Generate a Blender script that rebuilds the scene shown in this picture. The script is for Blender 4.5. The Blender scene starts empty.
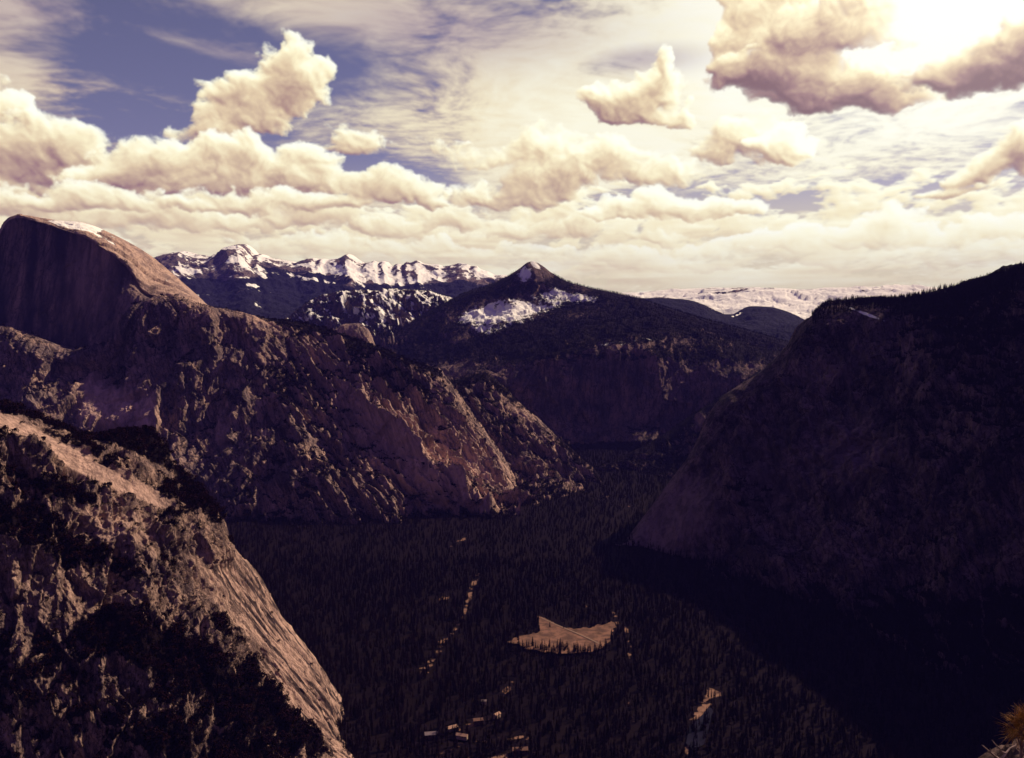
import bpy, math, random
import numpy as np
from mathutils import Vector

random.seed(7)
rng = np.random.default_rng(11)
scene = bpy.context.scene
C = scene.collection

# ------------------------------------------------------------------ camera
F = 850.0                      # focal length in pixels of a 1024 px wide frame
CAMZ = 900.0                   # the overlook stands 900 m above the valley floor
PITCH = math.radians(4.84)
cam_d = bpy.data.cameras.new('camera')
cam_d.sensor_width = 36.0
cam_d.lens = F / 1024.0 * 36.0
cam_d.clip_start = 0.1
cam_d.clip_end = 120000.0
cam = bpy.data.objects.new('camera', cam_d)
C.objects.link(cam)
cam.location = (0, 0, CAMZ)
cam.rotation_euler = (math.radians(90) - PITCH, 0, 0)
scene.camera = cam

# ------------------------------------------------------------------ sun and sky direction
SUN_AZ = math.radians(60.0)    # clockwise from +Y
SUN_EL = math.radians(40.0)
SUN = np.array([math.sin(SUN_AZ) * math.cos(SUN_EL), math.cos(SUN_AZ) * math.cos(SUN_EL), math.sin(SUN_EL)])
sun_d = bpy.data.lights.new('sun', 'SUN')
sun_d.energy = 5.0
sun_d.angle = math.radians(0.5)
sun_d.color = (1.0, 0.79, 0.59)
sun = bpy.data.objects.new('sun', sun_d)
C.objects.link(sun)
sun.rotation_euler = Vector(SUN).to_track_quat('Z', 'Y').to_euler()

scene.view_settings.view_transform = 'Standard'
scene.view_settings.look = 'None'
scene.view_settings.gamma = 1.0
scene.view_settings.exposure = 0.22
scene.cycles.use_denoising = True
scene.cycles.max_bounces = 4
scene.cycles.diffuse_bounces = 2
scene.cycles.glossy_bounces = 1
scene.cycles.volume_bounces = 0
scene.cycles.use_adaptive_sampling = True
scene.cycles.adaptive_threshold = 0.015


# ------------------------------------------------------------------ node expression helper
class NT:
    def __init__(self, tree):
        self.t = tree

    def new(self, kind, **kw):
        n = self.t.nodes.new(kind)
        for k, v in kw.items():
            setattr(n, k, v)
        return n

    def put(self, sock, v):
        if isinstance(v, X):
            v = v.s
        if isinstance(v, bpy.types.NodeSocket):
            self.t.links.new(v, sock)
        elif v is not None:
            sock.default_value = v

    def math(self, op, a, b=None, c=None, clamp=False):
        n = self.new('ShaderNodeMath', operation=op, use_clamp=clamp)
        self.put(n.inputs[0], a)
        if b is not None: self.put(n.inputs[1], b)
        if c is not None: self.put(n.inputs[2], c)
        return X(self, n.outputs[0])

    def vmath(self, op, a, b=None, out=0):
        n = self.new('ShaderNodeVectorMath', operation=op)
        self.put(n.inputs[0], a)
        if b is not None: self.put(n.inputs['Scale' if op == 'SCALE' else 1], b)
        return X(self, n.outputs['Value'] if out == 'v' else n.outputs[0])

    def comb(self, x, y, z=0.0):
        n = self.new('ShaderNodeCombineXYZ')
        for i, v in enumerate((x, y, z)): self.put(n.inputs[i], v)
        return X(self, n.outputs[0])

    def sep(self, v):
        n = self.new('ShaderNodeSeparateXYZ')
        self.put(n.inputs[0], v)
        return [X(self, o) for o in n.outputs]

    def ss(self, v, a, b, lo=0.0, hi=1.0):
        n = self.new('ShaderNodeMapRange', interpolation_type='SMOOTHSTEP')
        self.put(n.inputs[0], v); self.put(n.inputs[1], a); self.put(n.inputs[2], b)
        self.put(n.inputs[3], lo); self.put(n.inputs[4], hi)
        return X(self, n.outputs[0])

    def noise(self, vec, scale, detail=4, rough=0.5, dist=0.0, typ='FBM'):
        n = self.new('ShaderNodeTexNoise')
        n.noise_type = typ
        self.put(n.inputs['Vector'], vec)
        n.inputs['Scale'].default_value = scale
        n.inputs['Detail'].default_value = detail
        n.inputs['Roughness'].default_value = rough
        n.inputs['Distortion'].default_value = dist
        return X(self, n.outputs[0])

    def voro(self, vec, scale, detail=3, rough=0.5, smooth=0.3, feature='SMOOTH_F1'):
        n = self.new('ShaderNodeTexVoronoi')
        n.feature = feature
        self.put(n.inputs['Vector'], vec)
        n.inputs['Scale'].default_value = scale
        n.inputs['Detail'].default_value = detail
        n.inputs['Roughness'].default_value = rough
        if feature == 'SMOOTH_F1': n.inputs['Smoothness'].default_value = smooth
        return X(self, n.outputs['Distance'])

    def mix(self, f, a, b):
        n = self.new('ShaderNodeMix', data_type='RGBA', clamp_factor=True)
        self.put(n.inputs[0], f)
        for sock, v in ((n.inputs[6], a), (n.inputs[7], b)):
            if isinstance(v, (tuple, list)): v = (v[0], v[1], v[2], 1.0)
            self.put(sock, v)
        return X(self, n.outputs[2])


class X:
    def __init__(self, nt, s): self.nt = nt; self.s = s
    def __add__(self, o): return self.nt.math('ADD', self, o)
    __radd__ = __add__
    def __sub__(self, o): return self.nt.math('SUBTRACT', self, o)
    def __rsub__(self, o): return self.nt.math('SUBTRACT', o, self)
    def __mul__(self, o): return self.nt.math('MULTIPLY', self, o)
    __rmul__ = __mul__
    def __truediv__(self, o): return self.nt.math('DIVIDE', self, o)


# ------------------------------------------------------------------ world: daylight sky with broken cloud
def sst(x, a, b):
    t = np.clip((x - a) / (b - a), 0, 1)
    return t * t * (3 - 2 * t)

def hash2(i, j, seed):
    h = (i * 73856093) ^ (j * 19349663) ^ (seed * 83492791)
    h &= 0xffffffff
    h = ((h ^ (h >> 13)) * 1274126177) & 0xffffffff
    return (h ^ (h >> 16)) & 0xffff

def noise2(x, y, seed=0):
    i = np.floor(x).astype(np.int64); j = np.floor(y).astype(np.int64)
    fx = (x - i).astype(np.float32); fy = (y - j).astype(np.float32)
    wx = fx * fx * fx * (fx * (fx * 6 - 15) + 10); wy = fy * fy * fy * (fy * (fy * 6 - 15) + 10)
    out = 0
    for a in (0, 1):
        for b in (0, 1):
            th = hash2(i + a, j + b, seed) * (2 * math.pi / 65536)
            d = (fx - a) * np.cos(th) + (fy - b) * np.sin(th)
            out = out + d * (wx if a else 1 - wx) * (wy if b else 1 - wy)
    return out.astype(np.float32) * 1.5

def fbm2(x, y, octv=5, gain=0.5, seed=0):
    out = 0; a = 1; tot = 0; f = 1
    for k in range(octv):
        out = out + a * noise2(x * f + 13.7 * k, y * f + 5.1 * k, seed + k); tot += a
        a *= gain; f *= 2.03
    return out / tot

def worley2(x, y, seed=0):
    i = np.floor(x).astype(np.int64); j = np.floor(y).astype(np.int64)
    best = np.full(x.shape, 9.0, np.float32)
    for a in (-1, 0, 1):
        for b in (-1, 0, 1):
            h = hash2(i + a, j + b, seed)
            px = i + a + (h & 255) / 255.0; py = j + b + (h >> 8) / 255.0
            best = np.minimum(best, ((x - px) ** 2 + (y - py) ** 2).astype(np.float32))
    return np.sqrt(best)

def box1(A, r, ax):
    if r < 1: return A
    n = A.shape[ax]
    P = np.concatenate([np.repeat(np.take(A, [0], ax), r + 1, ax), A, np.repeat(np.take(A, [n - 1], ax), r, ax)], ax)
    S = np.cumsum(P.astype(np.float64), axis=ax)
    hi = np.take(S, np.arange(2 * r + 1, n + 2 * r + 1), ax); lo = np.take(S, np.arange(0, n), ax)
    return ((hi - lo) / (2 * r + 1)).astype(np.float32)

def gblur(A, r):
    r = int(round(r))
    for _ in range(2): A = box1(box1(A, r, 0), r, 1)
    return A

def shift(A, dx, dy):
    """value found dx columns right and dy rows up"""
    dx = int(round(dx)); dy = int(round(dy))
    H, W = A.shape
    jj = np.clip(np.arange(W) + dx, 0, W - 1); ii = np.clip(np.arange(H) + dy, 0, H - 1)
    return A[ii][:, jj]

def lin(c):
    c = np.array(c, np.float32) / 255.0
    return ((c + 0.055) / 1.055) ** 2.4

AU = lambda px: math.atan((px - 512) / F) * F
EV = lambda py: (math.atan((379 - py) / F) - PITCH) * F

# heaps of cumulus, farthest cluster first: brightness, softness, then azimuth column, height row, half width, height, weight
CLUSTERS = [
    (0.10, 1.0, [(610, 262, 90, 12, .8), (720, 262, 80, 12, .8), (830, 262, 80, 14, .8), (520, 258, 80, 12, .7), (930, 262, 70, 12, .8), (420, 250, 70, 12, .7), (300, 250, 90, 14, .7), (1010, 262, 60, 12, .8)]),
    (0.20, 0.9, [(790, 245, 40, 13, .95), (760, 252, 50, 10, .9), (830, 252, 50, 11, .9), (700, 250, 40, 9, .8), (885, 232, 34, 18, 1.0), (868, 246, 46, 12, .9), (905, 240, 34, 14, .9), (1000, 240, 46, 14, .9), (965, 248, 40, 10, .8)]),
    (-0.02, 1.4, [(560, 228, 60, 14, .8), (505, 238, 40, 10, .7), (455, 222, 46, 18, .8), (640, 238, 50, 9, .7), (385, 232, 56, 14, .8), (310, 222, 50, 20, .85), (225, 232, 60, 14, .8), (160, 224, 44, 22, .85), (85, 230, 50, 16, .8), (25, 214, 50, 24, .85), (-60, 215, 90, 24, .9)]),
    (0.02, 1.5, [(600, 170, 70, 20, .75), (650, 178, 60, 18, .75), (560, 185, 60, 22, .85), (540, 150, 34, 20, .75), (600, 150, 30, 16, .6), (480, 160, 50, 14, .6), (510, 196, 60, 16, .8)]),
    (0.16, 1.0, [(640, 212, 44, 12, .95), (690, 211, 46, 14, 1.0), (735, 210, 26, 12, .95), (655, 203, 24, 12, .9), (610, 220, 40, 8, .8)]),
    (0.00, 1.5, [(365, 140, 28, 20, .85), (345, 152, 26, 14, .7), (450, 150, 50, 14, .55)]),
    (0.04, 1.0, [(292, 76, 24, 26, 1.05), (302, 98, 32, 26, 1.0), (264, 110, 34, 22, 1.0), (234, 108, 24, 14, .95), (324, 84, 14, 13, .9), (252, 130, 50, 20, .95), (214, 150, 40, 15, .9)]),
    (0.16, 1.0, [(20, 140, 22, 20, 1.05), (40, 152, 16, 12, .8), (-20, 150, 30, 26, 1.0)]),
    (-0.02, 1.2, [(60, 166, 50, 22, .9), (10, 186, 60, 26, 1.0), (-40, 190, 60, 30, 1.0), (78, 158, 22, 18, .9), (100, 190, 60, 24, 1.0)]),
    (0.04, 1.1, [(160, 172, 50, 22, .95), (205, 166, 34, 18, .9), (140, 192, 60, 22, 1.0), (252, 164, 26, 18, .95), (230, 186, 70, 22, 1.0), (312, 164, 34, 16, 1.0), (300, 186, 60, 20, 1.0)]),
    (0.02, 1.1, [(372, 188, 34, 18, 1.0), (412, 196, 36, 12, 1.0), (445, 202, 20, 8, .9), (330, 210, 40, 12, .9), (245, 206, 44, 17, .9), (190, 214, 34, 9, .8), (110, 208, 44, 16, .95), (50, 216, 40, 10, .9)]),
    (0.00, 1.1, [(655, 78, 12, 22, 1.0), (640, 96, 34, 20, 1.05), (604, 104, 30, 20, 1.05), (628, 116, 44, 14, .95), (678, 122, 14, 12, .9)]),
    (-0.04, 1.6, [(745, 148, 44, 20, .95), (720, 160, 34, 14, .8)]),
    (0.12, 1.0, [(785, 148, 20, 17, .95), (768, 156, 24, 10, .8)]),
    (0.06, 1.2, [(738, 20, 26, 26, 1.05), (725, 52, 24, 20, .95), (722, 85, 20, 20, .9), (770, 0, 50, 30, 1.05), (760, 45, 50, 34, 1.0)]),
    (-0.30, 1.5, [(775, 88, 60, 26, 1.1), (740, 90, 34, 24, 1.0), (830, 108, 60, 22, 1.15), (800, 50, 50, 34, .95), (860, 118, 46, 15, .95), (850, 40, 46, 44, .7)]),
    (-0.42, 1.5, [(960, 106, 62, 17, 1.15), (1030, 98, 60, 22, 1.2), (1010, 78, 46, 20, 1.0), (965, 84, 30, 14, .8)]),
    (0.00, 1.2, [(1010, 172, 30, 17, 1.05), (985, 188, 40, 14, .95), (945, 205, 36, 8, .8), (1030, 180, 40, 24, 1.1)]),
    (0.00, 1.4, [(-180, 120, 140, 50, .9), (-420, 190, 220, 30, .8), (1230, 110, 120, 60, 1.0), (1450, 170, 180, 40, .8), (1800, 120, 160, 50, .8), (-900, 170, 260, 40, .8)]),
]

def cloud_layers(U, V, px):
    """cloud colour and coverage at azimuth U and elevation V (both radians * 850); px = grid step"""
    shp = U.shape
    # perspective: cloud cells shrink toward the horizon
    el = np.maximum(V, 2.0)
    W1 = fbm2(U / 120, V / 80, 4, seed=3); W2 = fbm2(U / 120 + 40, V / 80 + 9, 4, seed=9)
    W3 = fbm2(U / 30, V / 24, 4, seed=23); W4 = fbm2(U / 30 + 40, V / 24 + 9, 4, seed=29)
    u = U + W1 * 26 + W3 * 13; v = V + W2 * 20 + W4 * 10
    B = 0; a = 1; tot = 0; f = 1 / 26.0
    for k in range(5):
        B = B + a * (1 - worley2(u * f + 7 * k, v * f * 1.15 + 3 * k, 40 + k) * 1.25); tot += a
        a *= 0.58; f *= 2.07
    B = B / tot
    D = fbm2(U / 60, V / 44, 7, 0.63, seed=60)
    # far bank along the horizon
    pv = np.log(np.maximum(V, 1) + 26) * 62.0
    fu = U * 62.0 / (np.maximum(V, 1) + 26) * 0.55 + 900
    band = sst(V, 150, 70) * 0.62 + 0.05
    W5 = fbm2(fu / 60, pv / 34, 4, seed=73)
    uu = U / 44 * (1 + 34 / (el + 26)) + W5 * 1.3; vv = V / 19 * (1 + 20 / (el + 16)) + W5 * 1.0 + fbm2(U / 70, V / 40, 4, seed=77) * 1.4
    B2 = (1 - worley2(uu, vv, 80) * 1.25) + 0.55 * (1 - worley2(uu * 2.1, vv * 2.1, 81) * 1.25) + 0.3 * (1 - worley2(uu * 4.3, vv * 4.3, 82) * 1.25)
    B2 /= 1.85
    R2 = fbm2(U / 110, V / 30, 6, 0.6, seed=90)
    rho2 = np.maximum(band + R2 * 1.1 + (B2 - 0.42) * 0.8 - 0.42, 0) * sst(V, 175, 120)

    def shade(r, k, reach, shp):
        # light comes from the upper right, from beyond the cloud
        acc = np.zeros(shp, np.float32); n = 9
        for i in range(1, n + 1):
            d = reach * (i / n) ** 1.4 / px
            acc += shift(gblur(r, max(d * 0.16, 1)), d * 0.62, d * 0.78)
        tr = np.exp(-k * acc / n)
        h = np.sqrt(gblur(r, 1.2 / px) + 1e-3)
        hx = (shift(h, 2 / px, 0) - shift(h, -2 / px, 0)); hy = (shift(h, 0, 2 / px) - shift(h, 0, -2 / px))
        lam = np.clip(-(hx * 0.62 + hy * 0.78) * 1.6, -0.5, 0.6)
        h2 = np.sqrt(gblur(r, 6 / px) + 1e-3)
        hx = (shift(h2, 6 / px, 0) - shift(h2, -6 / px, 0)); hy = (shift(h2, 0, 6 / px) - shift(h2, 0, -6 / px))
        lam2 = np.clip(-(hx * 0.55 + hy * 0.83) * 1.1, -0.5, 0.5)
        return tr, lam, lam2
    tr2, lamb, lamb2 = shade(rho2, 2.2, 40, shp)
    L2 = 0.50 + tr2 * 0.36 + lamb * 0.50 + lamb2 * 0.44
    flat = sst(V, 30, 140)
    streaks = fbm2(U / 150, V / 9, 5, 0.55, seed=131)
    L2 = 0.78 + (L2 - 0.72) * (0.22 + 0.78 * flat) + streaks * 0.34 * (1 - flat)
    gx, gy = U - AU(960), V - EV(12)
    glow = np.exp(-(gx ** 2 + (gy * 1.5) ** 2) / (2 * 165.0 ** 2))
    glow_w = np.exp(-(gx ** 2 + gy ** 2) / (2 * 330.0 ** 2))
    ramp_x = np.array([-0.1, 0.12, 0.32, 0.55, 0.78, 1.0, 1.25])
    ramp_c = np.stack([lin(c) for c in [(120, 88, 98), (150, 116, 118), (186, 158, 138), (220, 198, 163), (244, 233, 194), (255, 252, 222), (255, 255, 238)]])
    def ramp(L):
        return np.stack([np.interp(L, ramp_x, ramp_c[:, c]) for c in range(3)], -1).astype(np.float32)
    c2 = ramp(np.minimum(L2 + glow_w * 0.1, 1.05) * 0.97)
    low = sst(V, 42, 8)[..., None]
    c2 = c2 * (1 - low * 0.6) + lin((205, 186, 152)) * low * 0.6
    a2 = sst(1 - np.exp(-rho2 * 7.0), 0.0, 0.95)
    # cirrus and mackerel sheets, laid out on a high plane
    z = np.tan(np.clip(V / F, 0.012, 1.5)) + 0.10
    X = np.sin(U / F) / z; Y = np.cos(U / F) / z
    wx = fbm2(X * 0.6, Y * 0.6, 4, seed=101); wy = fbm2(X * 0.6 + 9, Y * 0.6, 4, seed=103)
    s1 = fbm2(X * 0.85 + Y * 0.35 + wx * 0.9, Y * 0.42 - X * 0.2 + wy * 0.9, 7, 0.6, seed=110)
    rip = fbm2(X * 10 + wx * 5, Y * 15 + wy * 5, 4, 0.6, seed=120)
    cov = 0.62 + s1 * 0.95 + rip * 0.55 * sst(s1, 0.5, -0.3)
    for (cx, cy, rx, ry, ang, s) in [(110, 50, 200, 50, 8, -0.85), (330, 55, 90, 60, 0, -0.25), (300, 165, 150, 18, 6, -0.55), (400, 178, 70, 10, 12, -0.5),
                                     (10, 45, 75, 50, 0, 0.8), (200, 62, 120, 12, 6, 0.55), (330, 18, 120, 22, 0, 0.5), (80, 0, 60, 10, 0, 0.5), (180, 90, 120, 40, 0, -0.4), (60, 110, 120, 14, 0, 0.35), (230, 70, 60, 20, 0, 0.1), (560, 70, 240, 60, -12, 0.35), (600, 20, 200, 30, 0, -0.12),
                                     (810, 200, 110, 8, 0, -0.9), (870, 207, 80, 7, 0, -0.6), (700, 229, 70, 5, 0, -0.6), (610, 66, 60, 10, -10, -0.45), (880, 175, 130, 18, 0, 0.3), (600, 140, 120, 30, 0, 0.35), (350, 75, 40, 20, 0, -0.3),
                                     (1000, 222, 40, 6, 0, -0.6), (900, 40, 200, 90, 0, 0.6)]:
        a = math.radians(ang); dx = U - AU(cx); dy = V - EV(cy)
        xx = (dx * math.cos(a) - dy * math.sin(a)) / rx; yy = (dx * math.sin(a) + dy * math.cos(a)) / ry
        cov = cov + s * np.exp(-(xx * xx + yy * yy))
    a0 = sst(cov, 0.12, 0.95) * 0.94
    c0 = ramp(0.44 + np.clip(cov, 0, 1.2) * 0.22 + s1 * 0.32 + rip * 0.10 + glow_w * 0.30 + glow * 0.4)
    c0 = c0 * 0.9 + np.array(lin((170, 150, 175))) * 0.1
    lil = np.zeros(shp, np.float32)
    for (cx, cy, rx, ry) in [(430, 30, 190, 40), (90, 30, 160, 70), (640, 62, 60, 14), (240, 70, 90, 40)]:
        lil = np.maximum(lil, np.exp(-((U - AU(cx)) / rx) ** 2 - ((V - EV(cy)) / ry) ** 2))
    c0 = c0 * (1 - lil[..., None] * 0.62) + lin((150, 128, 150)) * lil[..., None] * 0.62
    # stack: milky horizon, cirrus, far bank, heaps
    ah = 0.93 * sst(V, 150, 25)
    A = ah; Cc = lin((226, 214, 172)) * ah[..., None]
    Cc = Cc * (1 - a0[..., None]) + c0 * a0[..., None]; A = A * (1 - a0) + a0
    Cc = Cc * (1 - a2[..., None]) + c2 * a2[..., None]
    A = A * (1 - a2) + a2
    lowv = V
    for (bright, soft, heaps) in CLUSTERS:
        hs = [(AU(cx) if abs(cx - 512) < 800 else cx - 512, EV(cy), rx, ry, s) for (cx, cy, rx, ry, s) in heaps]
        m = 70
        r0 = int(max((min(h[1] - 2.2 * h[3] for h in hs) - m - V[0, 0]) / px, 0)); r1 = int((max(h[1] + 3 * h[3] for h in hs) + m - V[0, 0]) / px)
        k0 = int(max((min(h[0] - 2.2 * h[2] for h in hs) - m - U[0, 0]) / px, 0)); k1 = int((max(h[0] + 2.2 * h[2] for h in hs) + m - U[0, 0]) / px)
        if r1 <= 2 or k1 <= 2 or r0 >= shp[0] - 2 or k0 >= shp[1] - 2: continue
        w = (slice(r0, r1), slice(k0, k1))
        uu_, vv_ = u[w], v[w]
        S = np.zeros(uu_.shape, np.float32)
        for (x0, y0, rx, ry, s) in hs:
            dx = (uu_ - x0) / rx; dy = (vv_ - y0) / ry
            dy = np.where(dy < 0, dy * 1.5, dy)
            e = s * np.exp(-0.75 * (dx * dx + dy * dy) ** 1.25)
            S = np.maximum(S, e) + np.minimum(S, e) * 0.22
        rho = S * 1.15 + (B[w] - 0.42) * 0.72 * (0.35 + 0.65 * np.minimum(S * 1.6, 1)) + D[w] * 0.55 - 0.50
        rho = np.maximum(rho, 0) * sst(S, 0.10, 0.30)
        tr, lam, lam2 = shade(rho, 2.3, 46, S.shape)
        thick = np.minimum(gblur(rho, 5 / px), 1.3)
        L = 0.42 + bright * 1.25 + tr * 0.42 + lam * 0.60 + lam2 * 0.36 - thick * 0.13 + (B[w] - 0.45) * 0.42 + D[w] * 0.30
        con = 0.55 + 0.45 * float(sst(np.mean([h[1] for h in hs]), 55, 130))
        L = 0.72 + bright + (L - 0.72 - bright) * con
        c1 = ramp(L + glow[w] * 0.26 + glow_w[w] * 0.05)
        a1 = (sst(1 - np.exp(-rho * 7.0 / soft), 0.0, 0.97) * (1 - 0.55 * sst(-lowv[w], -80, -40) * 1.0))[..., None]
        Cc[w] = Cc[w] * (1 - a1) + c1 * a1
        A[w] = A[w] * (1 - a1[..., 0]) + a1[..., 0]
    Cc += (glow ** 1.5 * 0.16)[..., None] * lin((255, 250, 225))
    return Cc, A

def sky_patch(name, u0, u1, v0, v1, step):
    """cloud computed on an azimuth / elevation grid (units of 1/850 radian); returns an image held in memory"""
    U, V = np.meshgrid(np.arange(u0, u1, step), np.arange(v0, v1, step))
    col, a = cloud_layers(U.astype(np.float64), V.astype(np.float64), step)
    h, w = a.shape
    im = bpy.data.images.new(name, w, h, alpha=True, float_buffer=True, is_data=True)
    im.alpha_mode = 'CHANNEL_PACKED'
    im.pixels.foreach_set(np.concatenate([col, a[..., None]], -1).astype(np.float32).ravel())
    im.update(); im.pack()
    return im, (u0, v0, w * step, h * step)

def build_world():
    w = bpy.data.worlds.new('World')
    scene.world = w
    w.use_nodes = True
    t = w.node_tree
    t.nodes.clear()
    g = NT(t)
    tc = g.new('ShaderNodeTexCoord')
    d = X(g, tc.outputs['Generated'])
    dx, dy, dz = g.sep(d)
    U = g.math('ARCTAN2', dx, dy) * F
    V = g.math('ARCSINE', dz) * F
    sky = g.new('ShaderNodeTexSky')
    sky.sky_type = 'NISHITA'
    sky.sun_disc = False
    sky.sun_elevation = SUN_EL
    sky.sun_rotation = SUN_AZ
    sky.altitude = 2100
    sky.air_density = 1.0
    sky.dust_density = 0.6
    clear = g.mix(0.0, X(g, sky.outputs[0]), (0, 0, 0))
    clear = g.vmath('MULTIPLY', clear, SKY_TINT)
    outs = []
    for (im, (u0, v0, ww, hh)) in (sky_patch('sky_cloud_wide', -2671, 2671, -60, 1335, 5.0), sky_patch('sky_cloud_front', -700, 701, -30, 380, 0.9)):
        n = g.new('ShaderNodeTexImage', extension='EXTEND', interpolation='Cubic')
        n.image = im
        g.put(n.inputs[0], g.comb((U - u0) * (1.0 / ww), (V - v0) * (1.0 / hh)))
        outs.append((X(g, n.outputs[0]), X(g, n.outputs[1])))
    near = g.ss(g.math('ABSOLUTE', U), 690, 600) * g.ss(V, 375, 340)
    col = g.mix(near, outs[0][0], outs[1][0])
    al = outs[0][1] * (1.0 - near) + outs[1][1] * near
    keep = g.vmath('SCALE', clear, 1.0 - al)
    col = g.vmath('ADD', col, keep)
    # away from the sun and overhead the cloud thins to deep blue
    dim = g.mix(g.ss(dy, -0.35, 0.55), BACK_SKY, (1.0, 1.0, 1.0))
    col = g.vmath('MULTIPLY', col, dim)
    col = g.mix(g.ss(dz, 0.42, 0.72), col, ZENITH_SKY)
    col = g.mix(g.ss(dz, -0.02, -0.06), col, (0.03, 0.025, 0.035))
    bg = g.new('ShaderNodeBackground')
    g.put(bg.inputs[0], g.vmath('SCALE', col, 10.0))
    bg.inputs[1].default_value = 0.1
    o = g.new('ShaderNodeOutputWorld')
    t.links.new(bg.outputs[0], o.inputs[0])
    w.cycles.sampling_method = 'MANUAL'
    w.cycles.sample_map_resolution = 512

SKY_TINT = (0.075, 0.048, 0.054)
BACK_SKY = (0.150, 0.105, 0.42)
ZENITH_SKY = (0.050, 0.034, 0.150)
build_world()


# ------------------------------------------------------------------ numeric helpers
SP, CP = math.sin(PITCH), math.cos(PITCH)

def bp(px, py, Y):
    """point at ground distance Y ahead of the overlook, seen in the direction (px, py)"""
    px, py, Y = np.asarray(px, float), np.asarray(py, float), np.asarray(Y, float)
    x = (px - 512) / F
    yu = (379 - py) / F
    wy = CP + yu * SP
    wz = -SP + yu * CP
    k = Y / wy
    return np.stack([x * k, Y + 0 * x, CAMZ + wz * k], -1)

def floor_pt(px, py, z=0.0):
    yu = (379 - np.asarray(py, float)) / F
    wy = CP + yu * SP
    wz = -SP + yu * CP
    Y = (z - CAMZ) / wz * wy
    return bp(px, py, Y)

def proj(P):
    x, y, z = P[..., 0], P[..., 1], P[..., 2] - CAMZ
    dep = y * CP - z * SP
    up = y * SP + z * CP
    return 512 + F * x / dep, 379 - F * up / dep

_r = np.random.default_rng(5)
_G = _r.normal(size=(256, 3)); _G /= np.linalg.norm(_G, axis=1)[:, None]
_G = _G.astype(np.float32)

def pnoise(P, seed=0):
    P = P.astype(np.float32)
    i = np.floor(P).astype(np.int64)
    f = (P - i).astype(np.float32)
    w = f * f * f * (f * (f * 6 - 15) + 10)
    out = np.zeros(P.shape[:-1], np.float32)
    for cx in (0, 1):
        wx = w[..., 0] if cx else 1 - w[..., 0]
        for cy in (0, 1):
            wy = w[..., 1] if cy else 1 - w[..., 1]
            for cz in (0, 1):
                wz = w[..., 2] if cz else 1 - w[..., 2]
                h = ((i[..., 0] + cx) * 73856093) ^ ((i[..., 1] + cy) * 19349663) ^ ((i[..., 2] + cz) * 83492791) ^ (seed * 2654435)
                h = h & 0xffffffff
                h = ((h ^ (h >> 13)) * 1274126177) & 0xffffffff
                gr = _G[(h >> 9) & 255]
                dt = (f[..., 0] - cx) * gr[..., 0] + (f[..., 1] - cy) * gr[..., 1] + (f[..., 2] - cz) * gr[..., 2]
                out += dt * wx * wy * wz
    return out * 1.6

def fbm(P, octv=5, gain=0.5, lac=2.07, seed=0, ridged=False):
    out = 0; a = 1.0; tot = 0
    for k in range(octv):
        n = pnoise(P * (lac ** k) + 17.3 * k, seed + k)
        if ridged:
            n = 1 - np.minimum(np.abs(n) * 1.6, 1.0); n = n * n
        out = out + a * n; tot += a; a *= gain
    return out / tot

def facet(P, seed=0):
    """broken planar blocks: every cell of a jittered lattice tilts its own way"""
    P = P.astype(np.float32)
    i = np.floor(P).astype(np.int64)
    best = np.full(P.shape[:-1], 99.0, np.float32); val = np.zeros(P.shape[:-1], np.float32)
    for a in (-1, 0, 1):
        for b in (-1, 0, 1):
            for c in (-1, 0, 1):
                h = ((i[..., 0] + a) * 73856093) ^ ((i[..., 1] + b) * 19349663) ^ ((i[..., 2] + c) * 83492791) ^ (seed * 7349981)
                h &= 0xffffffff
                h = ((h ^ (h >> 13)) * 1274126177) & 0xffffffff
                d0 = P[..., 0] - (i[..., 0] + a + ((h >> 3) & 255) / 255.0)
                d1 = P[..., 1] - (i[..., 1] + b + ((h >> 11) & 255) / 255.0)
                d2 = P[..., 2] - (i[..., 2] + c + ((h >> 19) & 255) / 255.0)
                dd = (d0 * d0 + d1 * d1 + d2 * d2).astype(np.float32)
                g = _G[(h >> 7) & 255]
                v = d0 * g[..., 0] + d1 * g[..., 1] + d2 * g[..., 2] + (((h >> 15) & 255) / 255.0 - 0.5) * 0.5
                m = dd < best
                best = np.where(m, dd, best); val = np.where(m, v, val)
    return val

def pchip(x, Y, xq):
    """monotone cubic through knots x (n), values Y (n, ...), at xq"""
    x = np.asarray(x, float); n = len(x)
    h = np.diff(x)
    hs = h.reshape((-1,) + (1,) * (Y.ndim - 1))
    dlt = np.diff(Y, axis=0) / hs
    m = np.zeros_like(Y)
    if n > 2:
        w1 = (2 * h[1:] + h[:-1]).reshape((-1,) + (1,) * (Y.ndim - 1))
        w2 = (h[1:] + 2 * h[:-1]).reshape((-1,) + (1,) * (Y.ndim - 1))
        same = (dlt[1:] * dlt[:-1]) > 0
        with np.errstate(divide='ignore', invalid='ignore'):
            hm = (w1 + w2) / (w1 / dlt[:-1] + w2 / dlt[1:])
        m[1:-1] = np.where(same, hm, 0)
    m[0] = dlt[0]; m[-1] = dlt[-1]
    k = np.clip(np.searchsorted(x, xq, side='right') - 1, 0, n - 2)
    tt = ((xq - x[k]) / h[k]).reshape((-1,) + (1,) * (Y.ndim - 1))
    hh = h[k].reshape(tt.shape)
    t2, t3 = tt * tt, tt ** 3
    return (2 * t3 - 3 * t2 + 1) * Y[k] + (t3 - 2 * t2 + tt) * hh * m[k] + (-2 * t3 + 3 * t2) * Y[k + 1] + (t3 - t2) * hh * m[k + 1]

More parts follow.
